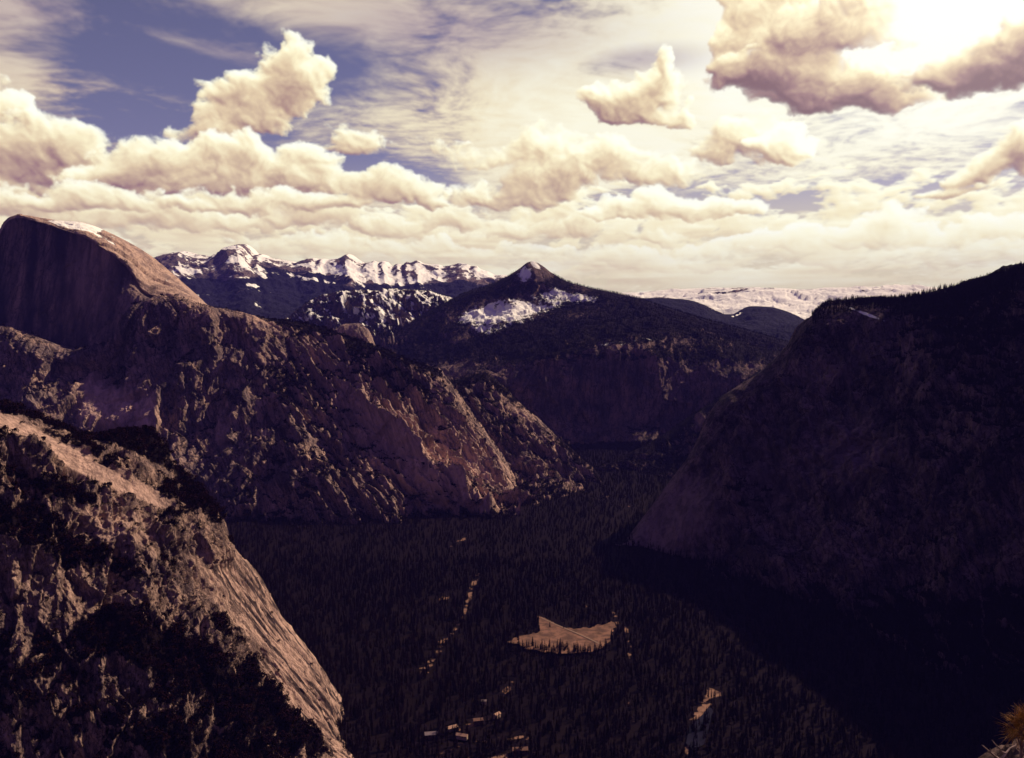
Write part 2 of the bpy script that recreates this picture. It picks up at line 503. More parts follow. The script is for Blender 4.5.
def row(pts, ns):
    P = np.array(pts, float)
    cl = np.r_[0, np.cumsum(np.hypot(np.diff(P[:, 0]), np.diff(P[:, 1])))]
    cl /= cl[-1]
    R = pchip(cl, P, np.linspace(0, 1, ns))
    return bp(R[:, 0], R[:, 1], R[:, 2])

def behind(crest, dy, dz, k=1.0):
    """a row on the far side of a crest"""
    R = crest.copy()
    R[:, 1] += dy
    R[:, 0] *= (1 + (k - 1))
    R[:, 2] -= dz
    return R

def loft(rows, ts, ns, nt):
    A = np.stack(rows, 0)
    q = np.linspace(0, 1, nt)
    return pchip(np.array(ts, float), A, q)

def normals(G):
    a = np.gradient(G, axis=0); b = np.gradient(G, axis=1)
    n = np.cross(a, b)
    n /= np.maximum(np.linalg.norm(n, axis=-1, keepdims=True), 1e-9)
    return n

def blur(A, k):
    for _ in range(k):
        A = (np.concatenate([A[:1], A[:-1]], 0) + A * 2 + np.concatenate([A[1:], A[-1:]], 0)) / 4
        A = (np.concatenate([A[:, :1], A[:, :-1]], 1) + A * 2 + np.concatenate([A[:, 1:], A[:, -1:]], 1)) / 4
    return A

def blob(u, v, cx, cy, rx, ry, ang=0.0, p=1.0):
    a = math.radians(ang); c, s = math.cos(a), math.sin(a)
    x = (u - cx) * c + (v - cy) * s
    y = -(u - cx) * s + (v - cy) * c
    return np.exp(-((x / rx) ** 2 + (y / ry) ** 2) ** p)

def frame_of(g):
    """grain axis -> orthonormal frame"""
    g = np.array(g, float); g /= np.linalg.norm(g)
    t = np.array([0.3, -0.9, 0.2]); a = np.cross(g, t); a /= np.linalg.norm(a)
    return np.stack([g, a, np.cross(g, a)], 0)

def grained(P, grain, stretch, wl):
    M = frame_of(grain)
    L = P @ M.T
    L = L / wl
    L[..., 0] /= stretch
    return L

def link_mesh(name, V, faces, mats, cov=None, smooth=True, parent=None, fm=None):
    me = bpy.data.meshes.new(name)
    V = np.asarray(V, np.float32).reshape(-1, 3)
    faces = np.asarray(faces, np.int32)
    k = faces.shape[1]
    me.vertices.add(len(V)); me.vertices.foreach_set('co', V.ravel())
    me.loops.add(faces.size); me.loops.foreach_set('vertex_index', faces.ravel())
    me.polygons.add(len(faces))
    me.polygons.foreach_set('loop_start', np.arange(0, faces.size, k, dtype=np.int32))
    me.polygons.foreach_set('use_smooth', np.full(len(faces), smooth))
    for m in mats: me.materials.append(m)
    if fm is not None: me.polygons.foreach_set('material_index', np.asarray(fm, np.int32))
    me.update(calc_edges=True)
    if cov is not None:
        a = me.attributes.new('cover', 'FLOAT_COLOR', 'POINT')
        a.data.foreach_set('color', np.asarray(cov, np.float32).reshape(-1, 4).ravel())
    o = bpy.data.objects.new(name, me)
    C.objects.link(o)
    if parent: o.parent = parent
    return o

def grid_mesh(name, G, mat, cov, flip=False):
    nt, ns = G.shape[:2]
    idx = np.arange(nt * ns).reshape(nt, ns)
    q = np.stack([idx[:-1, :-1], idx[1:, :-1], idx[1:, 1:], idx[:-1, 1:]], -1).reshape(-1, 4)
    if flip: q = q[:, ::-1]
    return link_mesh(name, G, q, [mat], cov)

def structure(o, label):
    o['kind'] = 'structure'; o['label'] = label; return o


# ------------------------------------------------------------------ materials
def rock_material(name, tan, grey, dark, wl=60.0, streak=0.5, bump=4.0, veg=(0.0062, 0.0032, 0.0046), soil=None, grain=(0, 0, 1), gs=8.0):
    m = bpy.data.materials.new(name); m.use_nodes = True
    t = m.node_tree; t.nodes.clear(); g = NT(t)
    geo = g.new('ShaderNodeNewGeometry')
    pos = X(g, geo.outputs['Position'])
    at = g.new('ShaderNodeAttribute', attribute_name='cover')
    sp = g.new('ShaderNodeSeparateColor'); t.links.new(at.outputs['Color'], sp.inputs[0])
    vegc, snow, pale = [X(g, o) for o in sp.outputs]
    dark_tone = X(g, at.outputs['Alpha'])
    n1 = g.noise(pos, 1 / wl, 9, 0.62, 0.3)
    n2 = g.noise(pos, 1 / (wl * 0.16), 6, 0.65)
    M = frame_of(grain)
    gl = g.comb(g.vmath('DOT_PRODUCT', pos, tuple(M[0] / (wl * 0.35 * gs)), out='v'),
                g.vmath('DOT_PRODUCT', pos, tuple(M[1] / (wl * 0.35)), out='v'),
                g.vmath('DOT_PRODUCT', pos, tuple(M[2] / (wl * 0.35)), out='v'))
    s1 = g.noise(gl, 1.0, 8, 0.65, 0.5)
    base = g.mix(g.ss(n1, 0.40, 0.60), grey, tan)
    base = g.mix(g.ss(s1, 0.50, 0.60) * streak, base, dark)
    base = g.mix(g.ss(s1, 0.45, 0.34) * 0.55, base, tuple(min(c * 1.35, .6) for c in tan))
    s2 = g.noise(g.vmath('SCALE', gl, 3.7), 1.0, 6, 0.6, 0.3)
    base = g.mix(g.ss(s2, 0.53, 0.63) * streak, base, dark)
    crk = g.voro(g.vmath('ADD', g.vmath('SCALE', gl, 1.6), g.comb(n2, n2, n2)), 1.0, 2, 0.6, feature='DISTANCE_TO_EDGE')
    base = g.mix(g.ss(crk, 0.05, 0.0) * 0.75, base, tuple(c * 0.5 for c in dark))
    base = g.mix(g.ss(n2, 0.52, 0.75) * 0.45, base, dark)
    n3 = g.noise(pos, 1 / (wl * 0.045), 4, 0.7)
    base = g.mix(g.ss(n3, 0.50, 0.72) * 0.5, base, dark)
    base = g.mix(g.ss(n3, 0.46, 0.28) * 0.35, base, tuple(min(c * 1.5, .6) for c in tan))
    base = g.mix(dark_tone, base, (dark[0] * 0.50, dark[1] * 0.55, dark[2] * 0.72))
    pl = tuple(min(c * 1.55, 0.62) for c in tan)
    base = g.mix(pale * g.ss(s1, 0.62, 0.36, 0.45, 1.0), base, pl)
    # scrub and tree cover, broken into crowns
    vn = g.noise(pos, 1 / (wl * 0.22), 5, 0.6)
    va = g.ss(vegc + (vn - 0.5) * 0.9 + (n3 - 0.5) * 0.8, 0.42, 0.58)
    vn2 = g.noise(pos, 1 / (wl * 0.05), 3, 0.6)
    vcol = g.mix(g.ss(vn2, 0.4, 0.65), veg, tuple(c * 1.7 for c in veg))
    base = g.mix(va, base, vcol)
    sn = g.noise(pos, 1 / (wl * 0.30), 7, 0.66, 0.2)
    sa = g.ss(snow + (sn - 0.5) * 1.0, 0.45, 0.56)
    base = g.mix(sa, base, (0.84, 0.83, 0.74))
    b = g.new('ShaderNodeBsdfPrincipled')
    g.put(b.inputs['Base Color'], base)
    b.inputs['Roughness'].default_value = 0.92
    b.inputs['Specular IOR Level'].default_value = 0.03
    bm = g.new('ShaderNodeBump')
    bm.inputs['Strength'].default_value = 1.0
    bm.inputs['Distance'].default_value = bump
    hgt = s1 * 0.8 + s2 * 0.5 + n2 * 0.6 + n3 * 0.3 + g.ss(crk, 0.0, 0.10) * 0.35 + vn2 * va * 0.9
    g.put(bm.inputs['Height'], hgt * (1.0 - sa * 0.75))
    t.links.new(bm.outputs[0], b.inputs['Normal'])
    o = g.new('ShaderNodeOutputMaterial')
    t.links.new(b.outputs[0], o.inputs[0])
    return m

def plain_material(name, col, rough=0.9, var=0.0, scale=1.0, rnd=0.0, spec=0.2):
    m = bpy.data.materials.new(name); m.use_nodes = True
    t = m.node_tree; t.nodes.clear(); g = NT(t)
    b = g.new('ShaderNodeBsdfPrincipled')
    c = col
    if var or rnd:
        geo = g.new('ShaderNodeNewGeometry')
        n = g.noise(X(g, geo.outputs['Position']), scale, 5, 0.6)
        c = g.mix(g.ss(n, 0.35, 0.65), tuple(x * (1 - var) for x in col), tuple(x * (1 + var) for x in col))
        if rnd:
            oi = g.new('ShaderNodeObjectInfo')
            c = g.mix(X(g, oi.outputs['Random']), c, tuple(rnd_c for rnd_c in (col[0] * (1 + 1.6 * rnd), col[1] * (1 + 0.9 * rnd), col[2] * (1 + 0.8 * rnd))))
    if isinstance(c, tuple): c = (c[0], c[1], c[2], 1)
    g.put(b.inputs['Base Color'], c)
    b.inputs['Roughness'].default_value = rough
    b.inputs['Specular IOR Level'].default_value = spec
    o = g.new('ShaderNodeOutputMaterial')
    t.links.new(b.outputs[0], o.inputs[0])
    return m

PINK = (0.34, 0.225, 0.165)
GREY = (0.20, 0.155, 0.145)
DARK = (0.075, 0.055, 0.055)

# points where trees stand: lists of (position, height, kind)
TREES = {}

def scatter(key, G, prob, n, hmin, hmax, kinds=(0, 1, 2), seed=1, sink=0.3):
    """n trees over grid G with probability map prob (nt, ns); positions on the surface"""
    r = np.random.default_rng(seed)
    a = np.linalg.norm(np.cross(G[1:, :-1] - G[:-1, :-1], G[:-1, 1:] - G[:-1, :-1]), axis=-1)
    p = (a * prob[:-1, :-1]).ravel()
    if p.sum() <= 0: return
    p = p / p.sum()
    k = r.choice(len(p), size=n, p=p)
    i, j = np.divmod(k, G.shape[1] - 1)
    fu, fv = r.random(n)[:, None], r.random(n)[:, None]
    P = G[i, j] * (1 - fu) * (1 - fv) + G[i + 1, j] * fu * (1 - fv) + G[i, j + 1] * (1 - fu) * fv + G[i + 1, j + 1] * fu * fv
    h = hmin + (hmax - hmin) * r.random(n) ** 1.4
    P[:, 2] -= sink
    TREES.setdefault(key, []).append((P, h, r.choice(kinds, n), r.random(n) * 6.283))

def slope_z(G):
    n = normals(G)
    return np.abs(n[..., 2])

# ------------------------------------------------------------------ the terrain
def crag(G, amp_big, wl_big, amp_mid, wl_mid, amp_fine, wl_fine, grain=(0, 0, 1), stretch=2.0, seed=0, mask=None, keep_crest=0.35, crest_row=None, oct_=5, blk=1.0):
    """push a smooth landform out along its normals: buttresses, gullies, ledges"""
    n = normals(blur(G, 6))
    d = amp_big * (fbm(grained(G, grain, stretch, wl_big), 4, seed=seed, ridged=True) - 0.5) * 2
    w = np.stack([fbm(G / (wl_mid * 2), 4, seed=seed + 31), fbm(G / (wl_mid * 2) + 9, 4, seed=seed + 37), fbm(G / (wl_mid * 2) + 5, 4, seed=seed + 41)], -1) * wl_mid * 0.7
    Gw = G + w * 0.35
    d = d + amp_mid * (0.45 + (1 - blk) * .9) * (fbm(grained(Gw, grain, stretch * 1.6, wl_mid), oct_, gain=0.55, seed=seed + 7, ridged=True) - 0.45) * 2
    d = d + blk * amp_mid * 1.5 * facet(grained(G + w * .12, grain, stretch * 1.1, wl_mid * 0.8), seed + 51)
    d = d + blk * amp_mid * 0.75 * facet(grained(G + w * .12, grain, stretch, wl_mid * 0.33), seed + 57)
    d = d + blk * amp_mid * 0.35 * facet(grained(G + w * .08, grain, stretch, wl_mid * 0.14), seed + 58)
    d = d + amp_fine * fbm(G / wl_fine, 4, gain=0.6, seed=seed + 13) * 1.5
    d = d + amp_fine * 1.5 * facet(grained(G + w * .3, grain, 1.6, wl_fine * 1.3), seed + 61)
    if mask is not None: d = d * mask
    if crest_row is not None:
        k = np.ones(G.shape[0]); r = crest_row * (G.shape[0] - 1)
        i = np.arange(G.shape[0])
        k = keep_crest + (1 - keep_crest) * sst(np.abs(i - r), 0, 0.14 * G.shape[0])
        d = d * k[:, None]
    sgn = np.sign((n * (np.array([0, 0, CAMZ]) - G)).sum(-1, keepdims=True).mean())
    return G + n * sgn * d[..., None]

def cover(G, U, V, veg=None, snow=None, pale=None, dark_tone=None):
    z = np.zeros(G.shape[:2])
    f = lambda a: z if a is None else np.clip(a + z, 0, 1)
    return np.stack([f(veg), f(snow), f(pale), f(dark_tone)], -1)

def facing(G):
    """(up component, right component, towards-sun component) of the oriented normal"""
    n = normals(G)
    n = n * np.sign(n[..., 2:3] + 1e-9)
    return n

# ---------- left: the near rocky slope with its bare slab and the sunlit rib
def near_slope():
    ns, nt = 620, 560
    crest = row([(-170, 335, 1800), (-60, 385, 1750), (0, 405, 1760), (50, 424, 1800), (100, 438, 1850), (128, 434, 1900), (152, 437, 1930), (166, 452, 1930), (178, 476, 1900),
                 (205, 498, 1860), (222, 522, 1850), (232, 545, 1850), (255, 575, 1850), (283, 617, 1860), (308, 648, 1870), (330, 680, 1870), (342, 706, 1860), (350, 735, 1840)], ns)
    r1 = row([(-170, 395, 1480), (-60, 440, 1500), (0, 470, 1510), (60, 490, 1540), (120, 515, 1580), (170, 530, 1620), (205, 545, 1660), (222, 570, 1690), (232, 592, 1690),
              (250, 622, 1680), (272, 648, 1680), (296, 676, 1680), (318, 704, 1690), (330, 722, 1700), (345, 745, 1760)], ns)
    r2 = row([(-170, 480, 1400), (0, 540, 1430), (80, 565, 1460), (150, 590, 1500), (200, 620, 1530), (240, 655, 1560), (280, 690, 1600), (318, 726, 1630), (350, 752, 1700)], ns)
    r3 = row([(-170, 600, 1330), (0, 640, 1350), (100, 665, 1370), (200, 700, 1430), (280, 730, 1500), (330, 750, 1570), (365, 765, 1640)], ns)
    r4 = row([(-190, 800, 1200), (0, 790, 1230), (120, 800, 1270), (230, 800, 1320), (310, 790, 1400), (390, 790, 1520)], ns)
    r5 = row([(-260, 1000, 1100), (0, 1000, 1150), (150, 960, 1220), (270, 920, 1290), (360, 880, 1380), (430, 860, 1450)], ns)
    r5[:, 2] = np.minimum(r5[:, 2], -20)
    bk = behind(crest, 500, 260); bk[:, 0] -= 200
    bk2 = behind(crest, 900, 900); bk2[:, 0] -= 350
    G = loft([bk2, bk, crest, r1, r2, r3, r4, r5], [0, .06, .12, .36, .52, .70, .88, 1], ns, nt)
    U, V = proj(G)
    slab = blob(U, V, 60, 452, 130, 11, 27, 3) + 0.0
    rib = sst(U + (V - 600) * -0.62, 205, 240) * sst(V, 540, 575)
    m = 1 - 0.9 * np.clip(slab * 1.3, 0, 1)
    Gc = crag(G, 26, 260, 15, 85, 3.0, 14, grain=(0.25, -0.4, -0.9), stretch=1.8, seed=3, mask=m * (1 - 0.93 * rib), crest_row=0.12)
    gr = (0.57, 0.05, -0.82)
    nn = normals(blur(Gc, 5)); nn *= np.sign(nn[..., 0:1] + 1e-9)
    dd = 15 * (fbm(grained(Gc, gr, 10, 52), 3, seed=19, ridged=True) - .5) + 6.5 * (fbm(grained(Gc, gr, 12, 17), 3, gain=.6, seed=23, ridged=True) - .5) + 3 * facet(grained(Gc, gr, 7, 14), 29)
    Gc = Gc + nn * (dd * rib)[..., None]
    G = Gc
    n = facing(blur(G, 3)); U, V = proj(G)
    patch = fbm(G / 130, 4, seed=71)
    pf = fbm(G / 45, 3, seed=74)
    veg = 0.33 + patch * 0.75 + (n[..., 2] - 0.55) * 0.7 + pf * 0.25
    belt = blob(U, V, 45, 535, 90, 17, 22, 1.5) + blob(U, V, 205, 500, 55, 12, 36, 1.5) * 0.9 + blob(U, V, 130, 640, 85, 22, 18, 1.5) + blob(U, V, 60, 490, 120, 6, 20, 2) * 0.9 \
        + blob(U, V, 240, 690, 120, 22, 28, 1.5) * 0.8 + blob(U, V, 60, 440, 90, 5, 25, 2) * 0.5 + blob(U, V, 70, 425, 75, 6, 22, 2) + blob(U, V, 320, 735, 70, 20, 20, 1.5) + blob(U, V, 150, 740, 120, 18, 8, 1.5) * 0.5
    bare = slab * 1.8 + blob(U, V, 110, 525, 42, 20, 8, 1.5) * 1.2 + blob(U, V, 40, 590, 60, 20, 5, 1.5) * 1.0 + blob(U, V, 155, 600, 60, 28, 30, 1.2) * .35 + rib * 1.6 + blob(U, V, 60, 680, 60, 26, 10, 1) * .4 + blob(U, V, 130, 455, 90, 5, 27, 2) * .8
    veg = np.clip(veg + belt * 0.55 - bare * 0.62 + sst(V, 600, 700) * (1 - rib) * .16, 0, 1)  # extra cover toward the bottom stands in for shade on the lower slope
    pale = np.clip(slab * 1.1 + rib * 0.75 + blob(U, V, 112, 527, 45, 22, 8) * 0.8 + blob(U, V, 40, 590, 60, 22, 5) * 0.35, 0, 1)
    st = fbm(grained(G, (0.57, 0.05, -0.82), 14, 13), 4, gain=.6, seed=301)
    dark_tone = np.clip(rib * sst(st, -.04, .12) * .9, 0, 1)
    pale = np.clip(pale * (1 - dark_tone) + rib * sst(st, -.02, -.2) * .7, 0, 1)
    o = grid_mesh('mountainside', G, M['near'], cover(G, U, V, veg, None, pale, dark_tone))
    structure(o, 'near rocky slope of ledges, scrub and a bare tan slab filling the lower left')
    up = sst(n[..., 2], 0.22, 0.5)
    scatter('near', G, up * sst(veg, 0.35, 0.75) * (V < 860) * (U > -40), 12500, 4.5, 21, (0, 1, 3, 3, 4, 0), 21)
    scatter('near', G, up * (1 - slab) * (1 - rib * .9) * (V < 860) * (U > -40), 3200, 2.5, 8, (3, 4, 3, 1), 22)
    return G

# ---------- the great dome with its sheer face, and the cliffs beneath it
def great_dome():
    ns, nt = 330, 300
    # columns run over the dome from the foot of the face, over the rim, to the far flank
    foot = row([(-120, 345, 4350), (-40, 332, 4320), (0, 324, 4300), (40, 336, 4280), (72, 350, 4260), (100, 352, 4260), (125, 330, 4280), (146, 303, 4300), (165, 300, 4320), (190, 304, 4350), (212, 312, 4400)], ns)
    rim = row([(-120, 300, 4400), (-30, 262, 4400), (0, 234, 4390), (9, 220, 4390), (20, 217, 4390), (45, 224, 4390), (76, 233, 4390), (104, 248, 4390), (128, 268, 4400), (148, 294, 4410), (180, 300, 4440), (210, 310, 4480)], ns)
    top = row([(-120, 298, 4560), (-30, 258, 4500), (0, 231, 4480), (10, 217, 4460), (22, 215, 4460), (50, 219, 4490), (84, 223, 4560), (115, 235, 4630), (145, 252, 4680), (175, 276, 4700), (196, 295, 4680), (210, 309, 4650)], ns)
    mid = (rim + top) / 2; mid[:, 2] += 9
    b1 = behind(top, 320, 150); b2 = behind(top, 700, 800)
    ff = foot.copy(); ff[:, 2] -= 160; ff[:, 1] -= 60
    brow = rim.copy(); brow[:, 2] -= 14; brow[:, 1] += 6
    G = loft([b2, b1, top, mid, rim, brow, foot * 0.5 + rim * 0.5 + np.array([0, 12, 0]), foot, ff], [0, .12, .2, .31, .42, .432, .68, .93, 1], ns, nt)
    U, V = proj(G)
    i = np.arange(nt)[:, None] / (nt - 1) + 0 * U
    face = sst(i, .418, .426)
    n = normals(G)
    G1 = crag(G, 5, 300, 5, 90, 1.2, 24, grain=(0, 0, 1), stretch=5, seed=51, mask=face)
    G = crag(G1, 10, 420, 9, 110, 1.5, 30, grain=(0.6, 0.35, -0.5), stretch=4, seed=55, mask=(1 - face) * 0.9, crest_row=.2, keep_crest=.2)
    U, V = proj(G)
    snow = blob(U, V, 76, 225, 32, 5, 8, 2) * 0.8 + blob(U, V, 95, 233, 16, 4, 28) * 0.55 + blob(U, V, 112, 243, 9, 2.5, 35) * .5 + blob(U, V, 124, 256, 6, 2.5, 40) * 0.5 + blob(U, V, 136, 248, 5, 2.5, 30) * .42 \
        + blob(U, V, 168, 282, 7, 3, 50) * .4 + blob(U, V, 150, 296, 10, 2, -10) * .4 + blob(U, V, 40, 344, 48, 3, 12, 2) * 0.34 + blob(U, V, 112, 236, 7, 2, 30) * .4
    snow = snow * np.where(face > .5, sst(i, .85, .93), 1)
    dark = blob(U, V, 30, 290, 50, 60, 0) * 0.25
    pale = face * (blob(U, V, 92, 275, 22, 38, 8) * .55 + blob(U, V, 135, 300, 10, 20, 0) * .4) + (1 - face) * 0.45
    o = grid_mesh('granite_dome', G, M['dome'], cover(G, U, V, None, snow, pale, face * np.clip(.70 + fbm(grained(G, (0, 0, 1), 10, 60), 4, seed=59) * 1.3, 0, 1)))  # face mixed to a darker, cooler grey with vertical streaks
    structure(o, 'huge granite dome with a sheer darker grey face and a sunlit rounded back, top left')

def under_cliffs():
    ns, nt = 760, 430
    crest = row([(-150, 340, 4200), (-60, 330, 4190), (0, 326, 4180), (45, 342, 4180), (75, 350, 4200), (105, 346, 4230), (135, 305, 4270), (165, 296, 4290), (207, 307, 4280), (235, 313, 4250),
                 (270, 320, 4400), (300, 324, 4480), (330, 332, 4500), (362, 344, 4500), (385, 352, 4500), (410, 362, 4480), (437, 373, 4440), (455, 392, 4400), (470, 415, 4350), (492, 445, 4270), (508, 470, 4180), (520, 492, 4070), (545, 512, 3900)], ns)
    c1 = row([(-150, 380, 4070), (0, 360, 4080), (60, 372, 4090), (110, 365, 4120), (150, 340, 4150), (200, 335, 4140), (240, 345, 4150), (290, 352, 4220), (340, 372, 4220),
              (385, 385, 4200), (420, 400, 4170), (447, 425, 4120), (475, 455, 4050), (497, 480, 3960), (530, 505, 3830)], ns)
    c2 = row([(-150, 440, 3750), (0, 425, 3780), (80, 428, 3800), (150, 428, 3810), (195, 420, 3900), (220, 412, 3940), (250, 415, 3930), (300, 420, 3930), (350, 428, 3900), (400, 440, 3880),
              (440, 462, 3850), (480, 485, 3820), (518, 505, 3780)], ns)
    c3 = row([(-150, 520, 3560), (0, 470, 3650), (80, 470, 3700), (160, 470, 3740), (220, 480, 3700), (270, 482, 3670), (330, 482, 3650), (390, 480, 3670), (440, 490, 3710),
              (480, 500, 3740), (512, 512, 3740)], ns)
    c4 = row([(-150, 560, 3300), (0, 540, 3500), (120, 530, 3560), (200, 532, 3480), (250, 536, 3430), (310, 535, 3440), (370, 530, 3500), (420, 521, 3590), (460, 512, 3700), (520, 512, 3720)], ns)
    c4[:, 2] = np.minimum(c4[:, 2], 5)
    c5 = c4.copy(); c5[:, 1] -= 250; c5[:, 2] = -60
    b1 = behind(crest, 350, 60); b2 = behind(crest, 900, 450); b3 = behind(crest, 1500, 1000)
    G = loft([b3, b2, b1, crest, c1, c2, c3, c4, c5], [0, .03, .07, .14, .34, .58, .78, .95, 1], ns, nt)
    U, V = proj(G)
    # big buttresses on the left, tilted ribs on the right
    right = sst(U, 230, 330)
    slabs = blob(U, V, 92, 400, 16, 26, 18, 2) + blob(U, V, 115, 408, 18, 22, 30, 2) + blob(U, V, 146, 412, 13, 24, -8, 2) + blob(U, V, 222, 432, 7, 16, 0, 2) * .7
    A = crag(G, 60, 620, 34, 200, 7, 40, grain=(0.1, 0.1, 1), stretch=3, seed=81, mask=(1 - right) * (1 - .8 * np.clip(slabs, 0, 1)), crest_row=.14, keep_crest=.15, oct_=6)
    A = crag(A, 80, 420, 46, 120, 8, 26, grain=(0.62, -0.30, -0.72), stretch=5.0, blk=.45, seed=91, mask=right, crest_row=.14, keep_crest=.15, oct_=6)
    G = A
    U, V = proj(G); n = facing(blur(G, 2))
    nz = n[..., 2]
    patch = fbm(G / 260, 4, seed=95)
    veg = 0.16 + patch * 0.55 + (nz - 0.62) * 1.1 + right * 0.10
    veg = veg + blob(U, V, 300, 385, 45, 26, 35) * .55 + blob(U, V, 390, 375, 45, 18, 32) * .7 + blob(U, V, 300, 332, 60, 8, 10) * .35 + blob(U, V, 280, 500, 60, 20, -20) * .25 + sst(V, 505, 530) * .6 \
        - blob(U, V, 250, 325, 30, 8, 15) * .4 - slabs * 1.0
    snow = blob(U, V, 150, 301, 14, 2.5, -12) * .42 + blob(U, V, 60, 345, 45, 3.5, 12) * .38 + blob(U, V, 125, 363, 4, 2, 0) * .4
    pale = slabs * 1.1 + blob(U, V, 410, 465, 60, 34, 30) * .8 + blob(U, V, 470, 480, 45, 26, 35) * .8 + blob(U, V, 360, 400, 90, 36, 40) * .5 + blob(U, V, 268, 322, 60, 6, 10) * .3
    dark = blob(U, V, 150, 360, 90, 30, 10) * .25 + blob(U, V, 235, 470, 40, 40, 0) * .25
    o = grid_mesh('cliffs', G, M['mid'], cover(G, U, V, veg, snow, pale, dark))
    structure(o, 'long shoulder of dark cliffs and sunlit ribs below the granite dome')
    w = sst(veg, .3, .7) * sst(nz, .3, .55) * (V < 545) * (U > -30)
    scatter('shoulder', G, w, 15000, 8, 20, (0, 1, 1, 3), 31)
    i = np.abs(np.arange(nt) / (nt - 1) - .14)[:, None] + 0 * U
    scatter('shoulder', G, (i < .02) * (U > 195) * (U < 540) * 1.0, 700, 8, 17, (0, 1), 33)

# ---------- lower ridges in the middle of the valley
def jag(pts, amp, n=4, seed=0):
    r = np.random.default_rng(seed); out = []
    for a, b in zip(pts[:-1], pts[1:]):
        out.append(a)
        m = max(1, min(n, int(abs(b[0] - a[0]) / 4)))
        for k in range(1, m):
            f = k / m
            out.append((a[0] + (b[0] - a[0]) * f, a[1] + (b[1] - a[1]) * f + r.normal() * amp, a[2] + (b[2] - a[2]) * f))
    out.append(pts[-1])
    return out

def side_ridge(name, crest, foot, ns, nt, drop, seed, mat, vegb, label, amp=(40, 420, 24, 130, 5, 30), back=(700, 600), mids=None, trees=0, thr=(8, 20), snowf=None, palef=None, grain=(0.4, -0.2, -0.85), st=2.4, vegf=None, keep=.15, zclamp=None, blk=1.0):
    c = row(crest, ns); f = row(foot, ns)
    if zclamp is not None: f[:, 2] = np.minimum(f[:, 2], zclamp)
    rows_ = [behind(c, back[0], back[1]), behind(c, back[0] * .35, back[1] * .25), c]
    ts = [0, .07, .15]
    if mids:
        for k, (m, tt) in enumerate(mids): rows_.append(row(m, ns)); ts.append(tt)
    else:
        m = (c + f) / 2; m[:, 2] -= drop; rows_.append(m); ts.append(.55)
    rows_.append(f); ts.append(.96)
    f2 = f.copy(); f2[:, 2] -= 200; f2[:, 1] -= 60
    rows_.append(f2); ts.append(1)
    G = loft(rows_, ts, ns, nt)
    G = crag(G, *amp, grain=grain, stretch=st, seed=seed, crest_row=.15, keep_crest=keep, oct_=6, blk=blk)
    U, V = proj(G); n = facing(blur(G, 2))
    veg = vegb + fbm(G / (amp[1] * .6), 4, seed=seed + 3) * .6 + (n[..., 2] - .6) * .8
    if vegf: veg = veg + vegf(U, V, n, G)
    snow = snowf(U, V, n, G) if snowf else None
    pale = palef(U, V, n, G) if palef else None
    o = grid_mesh(name, G, mat, cover(G, U, V, veg, snow, pale, None))
    structure(o, label)
    if trees:
        w = sst(veg, .3, .75) * sst(n[..., 2], .25, .5) * (np.arange(nt)[:, None] / (nt - 1) > .13)
        scatter(name + str(seed), G, w, trees, thr[0], thr[1], (0, 1, 1), seed)
    return G

def middle_ridges():
    side_ridge('ridge', [(400, 400, 4950), (425, 392, 4900), (455, 380, 4850), (484, 373, 4800), (500, 382, 4780), (520, 402, 4720), (545, 424, 4650), (570, 448, 4560), (592, 468, 4450), (612, 488, 4300), (640, 505, 4150)],
               [(380, 520, 3800), (440, 520, 3780), (500, 515, 3800), (540, 508, 3850), (580, 503, 3900), (620, 500, 3950), (650, 505, 3950)],
               300, 230, 60, 111, M['mid'], .42, 'dark triangular ridge rising behind the end of the sunlit cliffs', trees=5000, thr=(9, 20), zclamp=4,
               palef=lambda U, V, n, G: blob(U, V, 520, 420, 30, 10, 45) * .5 + blob(U, V, 560, 490, 50, 15, 0) * .2)
    side_ridge('spur', [(760, 370, 5050), (735, 388, 5020), (712, 402, 5000), (690, 417, 4960), (665, 434, 4900), (640, 448, 4820), (612, 461, 4740), (585, 473, 4650), (560, 486, 4560)],
               [(790, 500, 4250), (740, 498, 4250), (700, 496, 4260), (670, 496, 4270), (640, 496, 4280), (615, 496, 4280), (590, 496, 4280), (560, 497, 4270)],
               260, 150, 25, 117, M['farmid'], .62, 'low dark wooded spur closing off the head of the valley', trees=5000, thr=(9, 20), zclamp=4, amp=(34, 380, 16, 120, 4, 30),
               palef=lambda U, V, n, G: blob(U, V, 703, 423, 7, 6, 0) * 1.2 + blob(U, V, 680, 400, 30, 20, 50) * .3, vegf=lambda U, V, n, G: -blob(U, V, 703, 423, 8, 7, 0) * .9 - blob(U, V, 700, 410, 30, 10, 50) * .3)
    # rounded bare knob standing behind the shoulder
    side_ridge('granite_knob', [(326, 345, 5900), (334, 330, 5900), (345, 324, 5900), (358, 323, 5900), (368, 329, 5900), (374, 342, 5880), (378, 352, 5850)],
               [(318, 372, 5700), (335, 372, 5680), (350, 372, 5680), (365, 372, 5680), (384, 372, 5700)],
               90, 80, -10, 121, M['dome'], .05, 'small rounded bare knob of rock behind the shoulder, under the snowy hills', amp=(8, 200, 6, 60, 1.5, 20), back=(300, 250),
               vegf=lambda U, V, n, G: sst(V, 345, 352) * .6 + (U < 340) * .4)

